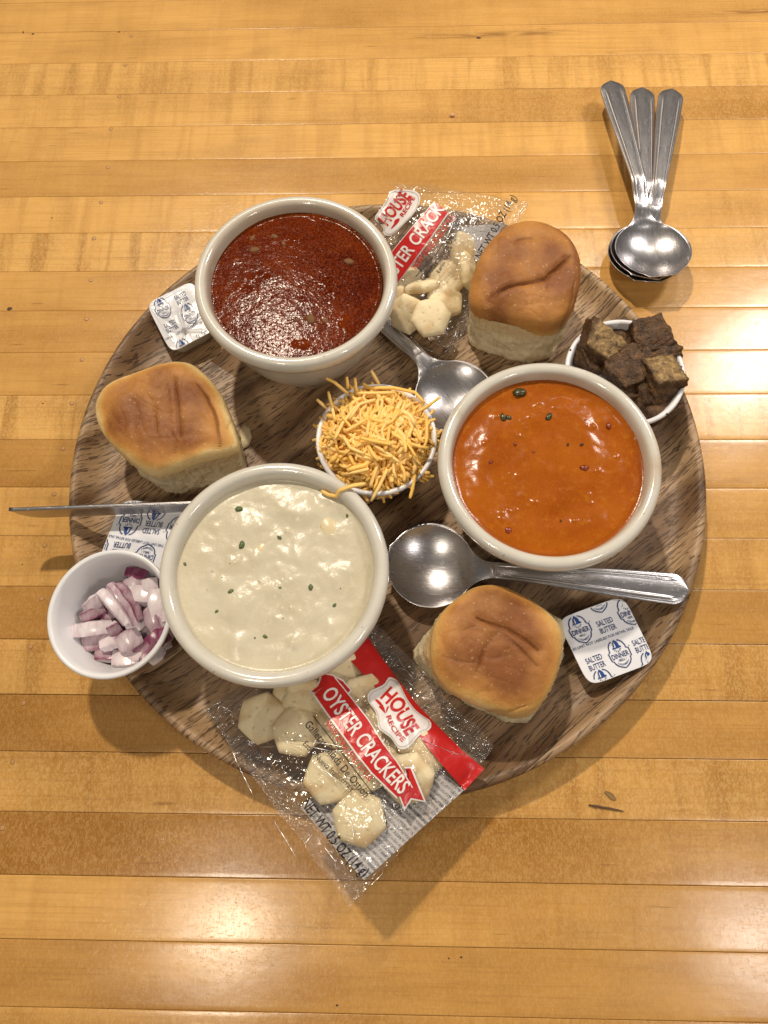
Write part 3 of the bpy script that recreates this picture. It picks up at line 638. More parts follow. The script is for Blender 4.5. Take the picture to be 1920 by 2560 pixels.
# ------------------------------------------------------------ shredded cheese
rc = random.Random(21)
def shred_pts(c, ang, L, bend, pitch, n=7):
    pts = []
    for i in range(n):
        s_ = (i / (n - 1) - .5); a = ang + bend * s_
        wob = .0020 * nz(c.y * 800 + s_ * 4, c.x * 700, ang + 5)
        pts.append(Vector((c.x - math.sin(ang) * wob + math.cos(ang) * L * s_ - math.sin(ang) * bend * L * .5 * (s_ * s_ - .12), c.y + math.cos(ang) * wob + math.sin(ang) * L * s_ + math.cos(ang) * bend * L * .5 * (s_ * s_ - .12), c.z + pitch * L * s_ + .0010 * nz(c.x * 900 + s_ * 4.5, c.y * 900, ang) + .0004)))
    return pts
def mound(x, y):
    r = math.hypot(x - CC[0], y - CC[1]); return 0.0345 + 0.0165 * max(0, 1 - (r / .031) ** 2) + .0018 * nz(x * 120, y * 120, 1)
def shred_geo(pts, w, t):
    return tube(pts, [w * .75] + [w] * (len(pts) - 2) + [w * .75], 6, t / w)
CH_LAB = 'orange yellow cheese shred in the heap filling the central white cup'
allv, allf = [], []
for i in range(640):
    r = .0262 * math.sqrt(rc.random()); a = rc.uniform(0, 2 * PI); x, y = CC[0] + r * math.cos(a), CC[1] + r * math.sin(a)
    v, f = shred_geo(shred_pts(Vector((x, y, mound(x, y) - rc.uniform(.0002, .0042))), rc.uniform(0, PI), rc.uniform(.010, .018), rc.uniform(-.7, .7), rc.uniform(-.15, .15), 6), .0009, .0008)
    b = len(allv); allv += v; allf += [tuple(b + q for q in ff) for ff in f]
b = len(allv); nr_, na_ = 14, 40
for i in range(nr_):
    for k in range(na_):
        r = .0268 * (i + .02) / (nr_ - 1); a = 2 * PI * k / na_; x, y = CC[0] + r * math.cos(a), CC[1] + r * math.sin(a)
        allv.append(Vector((x, y, mound(x, y) - .0030 + .0012 * nz(x * 400, y * 400, 3) - (.004 if i == nr_ - 1 else 0))))
allf += grid_faces(nr_, na_, True, b) + [tuple(range(b, b + na_))]
tag(mk('cheese_heap', allv, allf, CHEESE, None, (CC[0], CC[1], 0.015)), 'buried mass of orange cheese shreds low in the central cup', 'cheese', None, 'stuff')
def shred(pts, w, t, label=CH_LAB, grp='shreds heaped in the cheese cup'):
    v, f = shred_geo(pts, w, t); c = sum(pts, Vector()) / len(pts)
    return tag(mk('cheese_shred', v, f, CHEESE, None, c), label, 'cheese', grp)
for i in range(250):
    r = .0258 * math.sqrt(rc.random()); a = rc.uniform(0, 2 * PI); x, y = CC[0] + r * math.cos(a), CC[1] + r * math.sin(a)
    L = rc.choice((.006, .009, .012, .015, .019, .022)) * (0.75 if r > .019 else 1); ang = rc.uniform(0, PI)
    if r > .017 and rc.random() < .75: ang = a + PI / 2 + rc.uniform(-.7, .7)
    shred(shred_pts(Vector((x, y, mound(x, y) + rc.uniform(-.0012, .0012) + .0012 * i / 215)), ang, L, rc.uniform(-2.4, 2.4), rc.uniform(-.10, .10), 10), rc.choice((.0007, .0008, .0010, .0013)), rc.uniform(.0006, .0009))
def shred_px(pp, z0, z1, w=.0009, label=CH_LAB, grp='shreds heaped in the cheese cup'):
    pts = [at(*KZ(*p), z0[i] if isinstance(z0, (list, tuple)) else lerp(z0, z1, i / (len(pp) - 1))) for i, p in enumerate(pp)]
    q = []
    for i in range(len(pts) - 1):
        for t in (0, .34, .67): q.append(pts[i].lerp(pts[i + 1], t))
    q.append(pts[-1]); return shred(q, w, w * .7, label, grp)
SHL = {(190, 225): 'long shred sticking out at the upper left of the cheese heap', (580, 160): 'cheese shred poking highest out of the back of the cheese cup', (110, 410): 'cheese shred overhanging the left rim of the cheese cup', (1175, 390): 'cheese shred reaching right over the spoon behind the cheese cup', (540, 310): 'long curved shred along the back right rim of the cheese cup', (720, 1010): 'curled shred hanging over the front rim of the cheese cup', (960, 1060): 'broad shred hanging over the front right rim of the cheese cup', (1195, 670): 'short shred touching the orange soup bowl from the cheese cup', (450, 355): 'thick pale shred lying straight across the back of the cheese heap', (390, 580): 'long arching shred on top of the cheese heap'}
for pp, z0, z1 in (([(190, 225), (260, 260), (380, 360)], .049, .045), ([(370, 215), (380, 320)], .046, .044), ([(440, 225), (450, 320), (480, 400)], .047, .046), ([(580, 160), (650, 280)], .050, .046), ([(110, 410), (200, 490)], .045, .043),
                   ([(210, 345), (235, 450), (270, 600)], .046, .047), ([(1175, 390), (1080, 460), (960, 530)], .049, .047), ([(450, 355), (600, 355), (780, 350)], .049, .049), ([(540, 310), (780, 310), (960, 350), (1040, 440)], .046, .045),
                   ([(390, 580), (480, 450), (620, 410)], .052, .052), ([(260, 760), (330, 620), (440, 480), (560, 420)], .052, .051), ([(1195, 670), (1150, 720)], .046, .044), ([(1060, 560), (1060, 760), (1030, 840)], .047, .047), ([(300, 860), (480, 880), (680, 930)], .050, .051),
                   ([(340, 730), (400, 830), (520, 880)], .053, .052), ([(600, 800), (740, 890), (830, 960)], .053, .050), ([(720, 1010), (660, 1140), (580, 1290)], .048, .045), ([(640, 960), (600, 1080), (570, 1170)], .049, .046), ([(960, 1060), (940, 1180), (915, 1265)], .045, .044),
                   ([(840, 980), (870, 1050), (865, 1120)], .049, .047), ([(330, 1060), (480, 1030), (560, 1010)], .048, .050), ([(540, 580), (440, 640), (350, 690)], .054, .053), ([(560, 600), (540, 740)], .054, .053), ([(740, 640), (720, 780), (700, 850)], .054, .053),
                   ([(830, 500), (760, 600), (640, 650)], .052, .053), ([(480, 740), (600, 770), (760, 800)], .055, .054), ([(860, 770), (1000, 820), (1080, 830)], .050, .048)):
    shred_px(pp, z0, z1, label=SHL.get(pp[0], CH_LAB))
shred_px([(150, 1200), (215, 1235), (280, 1245), (308, 1195), (420, 1155), (535, 1138)], (.0632, .0634, .0645, .0680, .0694, .0668), 0, .0010, 'lone translucent cheese shred draped over the rim of the white soup bowl', None)
# ------------------------------------------------------------ diced red onion
ro = random.Random(5)
def onion(p, ang, length, width, th, curv, tilt=0.0, roll_=0.0, skin=True, label=None, name='onion_piece'):
    dd = Vector((p.x - CO[0] - .0008, p.y - CO[1] + .0004)); rm = .0200 + .0070 * (p.z - .019) / .029 - .30 * length
    if dd.length > rm: dd *= rm / dd.length; p = Vector((CO[0] + .0008 + dd.x, CO[1] - .0004 + dd.y, p.z))
    vs, sk = [], []
    na, nb = 12, 5
    m_ = Matrix.Translation(p) @ Matrix.Rotation(ang, 4, 'Z') @ Matrix.Rotation(tilt, 4, 'Y') @ Matrix.Rotation(roll_, 4, 'X')
    q = ro.uniform(0, 9); dp = ro.choice((.55, .8, 1.0, 1.0, 1.3, 2.0))
    ring = []
    for i in range(na):
        s_ = i / (na - 1) - .5
        loop = []
        for (yy, zz, k_) in ((-.5, -.5, .05), (-.5, .25, .45), (-.46, .5, 1.0), (-.30, .56, .72), (0, .58, .60), (.30, .56, .72), (.46, .5, 1.0), (.5, .25, .45), (.5, -.5, .05), (0, -.42, .05)):
            a = curv * s_; rad = (length / curv if abs(curv) > .05 else 1e3)
            y = yy * width * (1 - .55 * abs(s_) * (.4 + q % .6)) + .0006 * nz(q, s_ * 4); z = zz * th
            if abs(curv) > .05: X, Z = (rad + z) * math.sin(a), (rad + z) * math.cos(a) - rad
            else: X, Z = length * s_, z
            loop.append((X + .0002 * nz(q, yy * 3, s_ * 5), y, Z)); sk.append(min(1, k_ * dp) if skin else k_ * .22)
        ring += loop
    vs = [m_ @ Vector(v) for v in ring]
    n_ = 10; fs = grid_faces(na, n_, True) + [tuple(range(n_)), tuple(range((na - 1) * n_, na * n_))]
    return tag(mk(name, vs, fs, ONION, None, p, att={'skin': sk}, sharp=38), label or 'diced red onion piece among the others heaped in the onion cup', 'onion', 'pieces heaped in the onion cup')
for i in range(40):
    r = .0175 * math.sqrt(ro.random()); a = ro.uniform(0, 2 * PI); x, y = CO[0] + .002 + r * math.cos(a), CO[1] - .002 + r * math.sin(a)
    onion(Vector((x, y, .0215 + ro.uniform(0, .0085))), ro.uniform(0, PI), ro.uniform(.010, .017), ro.uniform(.006, .010), ro.uniform(.0016, .0028), ro.uniform(.4, 1.3), ro.uniform(-.4, .4), ro.uniform(-.6, .6), ro.random() < .6)
def on_px(x0, y0, x1, y1, z, width, th, curv, tilt=0.0, rl_=0.0, skin=True, label=None):
    a, b = at(*K5(x0, y0), z), at(*K5(x1, y1), z); d = b - a
    onion((a + b) / 2, math.atan2(d.y, d.x), d.length * 1.08, width * 1.15, th, curv * 1.7, tilt, rl_, skin, label)
on_px(150, 660, 320, 640, .0335, .0062, .0050, .55, 0, .25, False, 'white crescent of onion lying lowest at the left in the onion cup')
on_px(285, 480, 400, 610, .0385, .0050, .0040, .5, .05, -.3, False)
on_px(335, 445, 440, 615, .0400, .0048, .0036, .5, .05, -.5, True)
on_px(370, 440, 465, 590, .0395, .0050, .0022, .5, .05, -.8, True)
on_px(215, 560, 305, 490, .0350, .0060, .0030, .7, 0, .7, True)
on_px(190, 600, 290, 560, .0330, .0050, .0024, .8, 0, .6, True)
on_px(400, 385, 490, 400, .0370, .0048, .0022, .1, 0, 0, True, 'pale onion slip with a magenta stripe stuck to the far wall of the onion cup')
on_px(390, 450, 470, 430, .0360, .0060, .0025, .5, 0, .3, True)
on_px(400, 490, 540, 500, .0370, .0080, .0045, .6, 0, -.2, False)
on_px(480, 450, 540, 440, .0385, .0065, .0030, .3, 0, .2, False)
on_px(500, 560, 545, 660, .0390, .0075, .0035, .5, 0, .5, True)
on_px(530, 480, 552, 610, .0400, .0075, .0040, .4, 0, -.2, False)
on_px(400, 640, 480, 600, .0340, .0080, .0020, .1, 0, .2, False)
on_px(180, 730, 280, 700, .0290, .0085, .0018, .1, 0, .1, True)
on_px(285, 720, 360, 690, .0310, .0085, .0035, .3, 0, -.5, False)
on_px(370, 720, 450, 680, .0330, .0085, .0045, .8, 0, .3, True)
on_px(240, 800, 340, 790, .0275, .0080, .0030, .2, .1, -.4, True)
on_px(340, 810, 450, 800, .0285, .0085, .0030, .2, .1, -.3, False)
on_px(450, 770, 525, 715, .0290, .0095, .0025, .2, 0, .2, True, 'dark magenta onion skin piece low beside the white soup bowl')
on_px(515, 712, 580, 668, .0385, .0075, .0040, .5, 0, .4, True)
on_px(320, 660, 365, 640, .0345, .0060, .0025, .5, 0, .9, True)
# ------------------------------------------------------------ croutons
rk = random.Random(8)
def crouton(px, z, s, rot, label, pale_dir=None, seed=0, K=K3):
    p = at(*K(*px), z); n = 12; m_ = Matrix.Rotation(rot[2], 4, 'Z') @ Matrix.Rotation(rot[1], 4, 'Y') @ Matrix.Rotation(rot[0], 4, 'X')
    bm = bmesh.new(); bmesh.ops.create_cube(bm, size=2); bmesh.ops.subdivide_edges(bm, edges=bm.edges[:], cuts=n, use_grid_fill=True)
    pal = []
    for v in bm.verts:
        c0 = v.co.copy(); d = c0.normalized()
        q = c0.lerp(d * 1.35, 0.16)
        e = noise.fractal(c0 * 1.6 + Vector((seed * 5, 0, 0)), 1.0, 2.0, 4); e2 = noise.noise(c0 * 5 + Vector((seed, 3, 1)))
        q = q * (.94 + 0.15 * e + 0.06 * e2)
        q.x *= 1 + .18 * q.y * math.sin(seed * 2.1); q.y *= 1 + .16 * q.z * math.cos(seed * 3.3)
        q = Vector((q.x * s[0], q.y * s[1], q.z * s[2])) * .5
        v.co = (m_ @ q) + p
    bm.verts.ensure_lookup_table()
    vs = [v.co.copy() for v in bm.verts]; fs = [tuple(x.index for x in f.verts) for f in bm.faces]
    for v in vs:
        l = m_.inverted() @ (v - p); k = 0.0
        if pale_dir:
            ax, sg = pale_dir; w = l[ax] * sg / (s[ax] * .5); o2 = max(abs(l[(ax + 1) % 3]) / s[(ax + 1) % 3], abs(l[(ax + 2) % 3]) / s[(ax + 2) % 3]) * 2
            k = sm(.70, .92, w) * sm(1.0, .7, o2)
        pal.append(k)
    bm.free()
    return tag(mk('crouton', vs, fs, CROUTON, None, p, att={'pale': pal}), label, 'crouton', 'toasted croutons in the cup')
crouton((1040, 240), .0415, (.0205, .0185, .0155), (.10, .35, -.50), 'dark crouton with a pale cut face at the left of the crouton cup', (2, 1), 1)
crouton((1325, 190), .0430, (.0190, .0160, .0150), (.35, -.10, .30), 'dark crouton standing tallest at the back of the crouton cup', None, 2)
crouton((1405, 440), .0425, (.0175, .0210, .0150), (-.25, .15, .25), 'crouton with a tan lower face at the right of the crouton cup', (2, 1), 3)
crouton((1205, 395), .0395, (.0190, .0170, .0140), (.1, -.2, .5), 'nearly black crouton in the middle behind the orange soup bowl', None, 4)
crouton((1390, 290), .0410, (.0210, .0090, .0120), (.2, 0, .12), 'thin crouton strip wedged between the back and right croutons', None, 5)
crouton((1380, 610), .0340, (.0200, .0150, .0120), (0, .1, .6), 'reddish brown crouton lowest at the front of the crouton cup', None, 6)
crouton((1230, 500), .0340, (.0180, .0160, .0120), (.1, .2, .2), 'dark crouton low against the orange soup bowl', None, 7)
crouton((1180, 200), .0330, (.0170, .0150, .0120), (.1, .2, .9), 'dark crouton deep between the left and back croutons', None, 8)
crouton((1395, 545), .0340, (.0170, .0150, .0130), (.3, .2, .9), 'dark crouton squeezed under the right one against the cup wall', None, 9)
crouton((990, 330), .0360, (.0180, .0150, .0120), (.2, .4, .3), 'dark crouton peeping between the left crouton and the orange bowl', None, 10)
crouton((1260, 290), .0350, (.0180, .0170, .0140), (.2, .1, .4), 'dark crouton sunk in the centre of the crouton cup', None, 11)
crouton((1330, 540), .0360, (.0160, .0150, .0130), (.1, .3, .1), 'dark crouton in front of the tan faced one', None, 12)
for i, (x, y) in enumerate(((868, 272), (1275, 98), (1440, 652), (1540, 490))):
    p = at(*K3(x, y), .0442); vs, fs = blob(p, .0006, .0005, .0004, i + 2, 7, 5); tag(mk('crouton_crumb', vs, fs, PEPPER, None, p), 'black crumb specks on the rim of the crouton cup', 'crumb', 'crumbs on the crouton cup rim')
# ------------------------------------------------------------ spoons and knife
def spoon(c, tip, zc, label, tip_z, grp, pitch_roll=0.0, hz=None, L=0.148, zlip=0.0085, up=0.0):
    """c: centre of the spoon's bowl, tip: handle end (xy), zc: height of the bowl's underside"""
    c = Vector((c[0], c[1])); tip = Vector((tip[0], tip[1])); d = (tip - c).normalized(); sd = Vector((-d.y, d.x)); Lh = (tip - c).length
    rb = 0.0215; ns, nt = 110, 41
    def halfw(s_):
        if s_ < rb * .86: return rb * math.sqrt(max(0.0, 1 - (s_ / rb) ** 2))
        w0 = rb * math.sqrt(1 - .86 ** 2); s0 = rb * .86; s1 = s0 + .0125
        if s_ < s1: t = (s_ - s0) / (s1 - s0); return lerp(w0, .0041, 1 - (1 - t) ** 2.2)
        t = (s_ - s1) / (Lh - s1); w = lerp(.0041, .0077, sm(0, .95, t))
        e = (Lh - s_) / .0080
        if e < 1: w *= math.sqrt(max(0.0, 1 - (1 - e) ** 2.0))
        return w
    hz = hz or ((0, zlip - up * rb), (.12, zlip + .0028 - up * rb * .6), (.25, zlip + .0035), (.6, lerp(zlip + .0035, tip_z - zc, .55) + .001), (1, tip_z - zc))
    def zline(s_):
        if s_ < rb: return zlip - up * s_
        t = (s_ - rb) / (Lh - rb)
        for (a, za), (b, zb_) in zip(hz, hz[1:]):
            if a <= t <= b: return lerp(za, zb_, sm(a, b, t) if b < .3 else (t - a) / (b - a))
        return hz[-1][1]
    top, bot, edge_glints = [], [], []
    S_ = [-rb + .00001 + (rb * 2) * .5 * (1 - math.cos(PI * i / 50)) * 1.0 for i in range(48)]
    S_ = [x for x in S_ if x < rb * .80] + [lerp(rb * .80, Lh - .009, i / 48) for i in range(49)] + [Lh - .009 + .009 * math.sin(PI / 2 * i / 22) for i in range(1, 23)]
    for s_ in S_:
        w = max(halfw(abs(s_) if s_ < 0 else s_), .00003); zc_ = zline(s_)
        for j in range(nt):
            t = -1 + 2 * j / (nt - 1); y = w * t
            r2 = (min(s_, rb * 1.0) ** 2 + y * y) / rb ** 2 if s_ < rb else 2
            dep = zlip * .93 * max(0.0, 1 - r2) ** .85 if s_ < rb else 0.0
            tt = (s_ - rb * 1.45) / (Lh - rb * 1.45)
            rdg = 0.0
            if tt > 0:
                k = sm(0, .15, tt) * sm(0.0, .010, Lh - .004 - s_)
                rdg = k * (.00075 * math.exp(-((abs(t) - .62) / .07) ** 2) - .0004 * math.exp(-((abs(t) - .78) / .07) ** 2) - .0004 * max(0, abs(t) - .8) / .2) + .0009 * (1 - t * t) * sm(0, .1, tt)
            elif s_ > rb * .8: rdg = .0008 * (1 - t * t) * sm(rb * .8, rb * 1.4, s_)
            edge_glints.append((math.exp(-((abs(t) - .66) / .055) ** 2) * sm(0, .15, tt) * sm(0.002, .010, Lh - .003 - s_) if tt > 0 else 0) + (.5 * sm(.93, 1, abs(t)) if tt > -.3 else 0))  # mask of the painted highlight lines on handle ridges and side edges
            p = c + d * s_ + sd * y
            th = .0011 if s_ < rb else .0017
            z = zc + zc_ - dep + rdg
            top.append(Vector((p.x, p.y, z))); bot.append(Vector((p.x, p.y, z - rdg * .7 - th * (1 - .5 * t ** 6))))
    if pitch_roll:
        cc = Vector((c.x, c.y, zc)); top = tilt_about(top, cc, (d.x, d.y, 0), pitch_roll); bot = tilt_about(bot, cc, (d.x, d.y, 0), pitch_roll)
    base = Vector((c.x, c.y, zc)); root = thing('spoon', base, label, 'spoon', grp)
    cut = min(i for i, s_ in enumerate(S_) if s_ > rb * 1.42)
    for name, i0, i1 in (('spoon_bowl', 0, cut), ('handle', cut, len(S_) - 1)):
        m_ = i1 - i0 + 1; vs = []
        for i in range(i0, i1 + 1):
            vs += top[i * nt:(i + 1) * nt] + [bot[i * nt + j] for j in range(nt - 1, -1, -1)]
        fs = grid_faces(m_, 2 * nt, True)
        if i0 == 0: fs += [(j, j + 1, 2 * nt - 2 - j, 2 * nt - 1 - j) for j in range(nt - 1)]
        else: fs += [tuple((m_ - 1) * 2 * nt + q for q in (j, j + 1, 2 * nt - 2 - j, 2 * nt - 1 - j)) for j in range(nt - 1)]
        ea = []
        for i in range(i0, i1 + 1): ea += [min(1, x) for x in edge_glints[i * nt:(i + 1) * nt]] + [0.0] * nt
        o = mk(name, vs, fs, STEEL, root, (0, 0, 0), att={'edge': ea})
        al = math.atan2(d.y, d.x); o.rotation_euler = (0, 0, al); mt = Matrix.Rotation(-al, 4, 'Z')
        o.data.transform(mt)
    return root
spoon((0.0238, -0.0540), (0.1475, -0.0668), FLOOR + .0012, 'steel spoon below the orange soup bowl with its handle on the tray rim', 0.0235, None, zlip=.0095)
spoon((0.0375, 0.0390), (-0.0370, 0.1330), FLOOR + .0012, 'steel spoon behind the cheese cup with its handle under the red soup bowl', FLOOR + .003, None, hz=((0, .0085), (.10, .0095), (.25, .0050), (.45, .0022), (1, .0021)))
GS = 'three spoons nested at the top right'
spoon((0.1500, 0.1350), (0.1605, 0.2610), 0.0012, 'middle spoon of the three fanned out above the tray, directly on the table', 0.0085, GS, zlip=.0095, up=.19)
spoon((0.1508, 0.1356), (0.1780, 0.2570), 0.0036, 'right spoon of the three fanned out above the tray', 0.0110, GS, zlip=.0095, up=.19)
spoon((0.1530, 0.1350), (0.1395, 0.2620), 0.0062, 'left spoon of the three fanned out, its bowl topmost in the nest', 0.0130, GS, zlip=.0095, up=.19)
def knife():
    A, B = at(22, 1273, .0345), at(*OV(400, 1085), .0345); d = (B - A).normalized(); Lk = 0.128
    nx, nzv = 60, 14; H = .0125; vs = []
    for sgn in (1, -1):
        for i in range(nx):
            s_ = Lk * i / (nx - 1)
            for j in range(nzv):
                f = j / (nzv - 1)
                lo = H
                if s_ < .016: lo = H * (1 - (1 - s_ / .016) ** 2.6) ** .5 if s_ > 0 else 0.0008
                dep = lo * f
                th = .00092 * (1 - f) ** .7 + .00012
                if j == 0: th *= .7
                p = A + d * s_; side = Vector((-d.y, d.x, 0)) * sgn * th
                lean = Vector((-d.y, d.x, 0)) * (-.07 * dep)
                vs.append(Vector((p.x, p.y, A.z - dep)) + side + lean)
    n1 = nx * nzv; fs = grid_faces(nx, nzv) + grid_faces(nx, nzv, base=n1)
    for i in range(nx - 1):
        fs.append((i * nzv, (i + 1) * nzv, n1 + (i + 1) * nzv, n1 + i * nzv)); fs.append((i * nzv + nzv - 1, (i + 1) * nzv + nzv - 1, n1 + (i + 1) * nzv + nzv - 1, n1 + i * nzv + nzv - 1))
    for j in range(nzv - 1):
        fs.append((j, j + 1, n1 + j + 1, n1 + j)); e = (nx - 1) * nzv; fs.append((e + j, e + j + 1, n1 + e + j + 1, n1 + e + j))
    return tag(mk('table_knife', vs, fs, STEEL, None, (A.x, A.y, .021)), 'steel table knife standing on edge across the left tray rim', 'knife')
knife()
# ------------------------------------------------------------ flat print: letters and shapes as thin meshes
_tc = {}
def text_geo(body, bold=0.0, shear=0.0):
    key = (body, bold, shear)
    if key in _tc: return _tc[key]
    cu = bpy.data.curves.new('letters', 'FONT'); cu.body = body; cu.offset = bold; cu.resolution_u = 3; cu.shear = shear; cu.fill_mode = 'FRONT'
    ob = bpy.data.objects.new('letters', cu); COL.objects.link(ob); bpy.context.view_layer.update()
    me = bpy.data.meshes.new_from_object(ob.evaluated_get(bpy.context.evaluated_depsgraph_get()))
    vs = [(v.co.x, v.co.y) for v in me.vertices]; fs = [tuple(p.vertices) for p in me.polygons]
    bpy.data.objects.remove(ob); bpy.data.meshes.remove(me); bpy.data.curves.remove(cu)
    x0 = min(v[0] for v in vs); x1 = max(v[0] for v in vs)
    _tc[key] = ([((x - x0) / (x1 - x0), y / CAPH) for x, y in vs], fs); return _tc[key]
CAPH = 1.0
CAPH = max(y for x, y in text_geo('H')[0]); _tc.clear()
def path_fn(pts):
    ln = [0.0]
    for a, b in zip(pts, pts[1:]): ln.append(ln[-1] + math.hypot(b[0] - a[0], b[1] - a[1]))
    T = []
    for i in range(len(pts)):
        a, b = pts[max(i - 1, 0)], pts[min(i + 1, len(pts) - 1)]; l = math.hypot(b[0] - a[0], b[1] - a[1]); T.append(((b[0] - a[0]) / l, (b[1] - a[1]) / l))
    def f(s, up, h):
        d = max(0.0, min(1.0, s)) * ln[-1]; i = 0
        while i < len(ln) - 2 and ln[i + 1] < d: i += 1
        t = (s * ln[-1] - ln[i]) / max(ln[i + 1] - ln[i], 1e-9)
        x = lerp(pts[i][0], pts[i + 1][0], t); y = lerp(pts[i][1], pts[i + 1][1], t); tx = lerp(T[i][0], T[i + 1][0], t); ty = lerp(T[i][1], T[i + 1][1], t)
        l = math.hypot(tx, ty); return x + ty / l * up * h, y - tx / l * up * h
    return f
def text_on(body, base, cap, K, place, mat, parent, bold=0.0, shear=0.0, name='print_text', caps=None):
    vs, fs = text_geo(body, bold, shear); f = path_fn(base); out = []
    for x, y in vs:
        c_ = cap if caps is None else lerp(caps[0], caps[1], x)
        out.append(place(*K(*f(x, y, c_))))
    return mk(name, out, fs, mat, parent, (0, 0, 0), smooth=False, normals=False)
def resample(pts, n):
    f = path_fn(pts); return [f(i / (n - 1), 0, 0) for i in range(n)]
def strip_print(name, A, B, K, place, mat, parent, n=44, m=9, uv=False):
    a, b = resample(A, n), resample(B, n); vs, uvs = [], []
    for i in range(n):
        for j in range(m):
            t = j / (m - 1); vs.append(place(*K(lerp(a[i][0], b[i][0], t), lerp(a[i][1], b[i][1], t)))); uvs.append((i / (n - 1), t))
    return mk(name, vs, grid_faces(n, m), mat, parent, (0, 0, 0), normals=False, uv=uvs if uv else None)
def poly_print(name, pts, K, place, mat, parent, k=0, rings=8, ctr=None):
    P = [Vector(p) for p in pts]
    if k: P = rounded(P, k=k)
    q = []
    for i in range(len(P)):
        a, b = P[i], P[(i + 1) % len(P)]; m = max(1, int((b - a).length / 25))
        q += [a.lerp(b, t / m) for t in range(m)]
    P = q; c = Vector(ctr) if ctr else sum(P, Vector((0, 0))) / len(P); vs = [place(*K(*c))]; n = len(P)
    for r in range(1, rings + 1):
        for p in P: vs.append(place(*K(*c.lerp(p, r / rings))))
    fs = [(0, 1 + i, 1 + (i + 1) % n) for i in range(n)]
    for r in range(rings - 1):
        for i in range(n): a = 1 + r * n + i; b = 1 + r * n + (i + 1) % n; fs.append((a, a + n, b + n, b))
    return mk(name, vs, fs, mat, parent, (0, 0, 0), normals=False)
def stroke2d(pts, w, closed=False):
    """ribbon along a 2-d polyline -> verts, faces"""
    n = len(pts); vs, fs = [], []
    for i in range(n):
        a = pts[(i - 1) % n] if closed else pts[max(i - 1, 0)]; b = pts[(i + 1) % n] if closed else pts[min(i + 1, n - 1)]
        dx, dy = b[0] - a[0], b[1] - a[1]; l = math.hypot(dx, dy) or 1; nx_, ny_ = -dy / l * w / 2, dx / l * w / 2
        vs += [(pts[i][0] + nx_, pts[i][1] + ny_), (pts[i][0] - nx_, pts[i][1] - ny_)]
    for i in range(n if closed else n - 1):
        j = (i + 1) % n; fs.append((2 * i, 2 * i + 1, 2 * j + 1, 2 * j))
    return vs, fs
# ------------------------------------------------------------ butter pats
LOGO_R = [(.050, .245), (.085, .225), (.118, .185), (.135, .135), (.140, .085), (.172, .072), (.166, -.055), (.142, -.066), (.132, -.110), (.100, -.155), (.055, -.185), (0, -.212)]
def logo_parts():
    D, B = [], []                              # dark navy, mid blue pieces: (verts, faces) in lid fractions
    D.append(stroke2d(LOGO_R + [(-x, y) for x, y in LOGO_R[:-1][::-1]], .017))
    def tx(body, x0, x1, y, cap, bold=.0, arc=None):
        vs, fs = text_geo(body, bold); o = []
        for x, yy in vs:
            X = lerp(x0, x1, x); dy = 0
            if arc: dy = arc * (1 - (2 * x - 1) ** 2)
            o.append((X, y + yy * cap - dy))
        return o, fs
    D.append(tx('DINNER', -.142, .142, -.040, .082, .012)); D.append(tx('BELL', -.050, .050, -.094, .036, .012)); D.append(tx('CREAMERY', -.095, .095, -.128, .032, .008, .040))
    for x in (-.072, .064): D.append(([(x, -.080), (x + .010, -.080), (x + .010, -.070), (x, -.070)], [(0, 1, 2, 3)]))
    D.append(([(.185, .100), (.205, .100), (.205, .090), (.185, .090)], [(0, 1, 2, 3)]))
    for a in (-62, -32, 0, 32, 62):
        s_, c_ = math.sin(R(a)), -math.cos(R(a)); D.append(stroke2d([(.040 * s_, .120 + .040 * c_), (.066 * s_, .120 + .066 * c_)], .011))
    bell = [(-.075, .118), (-.070, .138), (-.050, .150), (-.044, .200), (-.026, .232), (-.012, .240), (-.010, .256), (.010, .256), (.012, .240), (.026, .232), (.044, .200), (.050, .150), (.070, .138), (.075, .118)]
    B.append((bell, [tuple(range(len(bell)))]))
    W = [(-.044, .136), (-.030, .150), (-.026, .195), (-.012, .222), (-.014, .190), (-.012, .150), (-.016, .136)]
    return D, B, [(W, [tuple(range(len(W)))])]
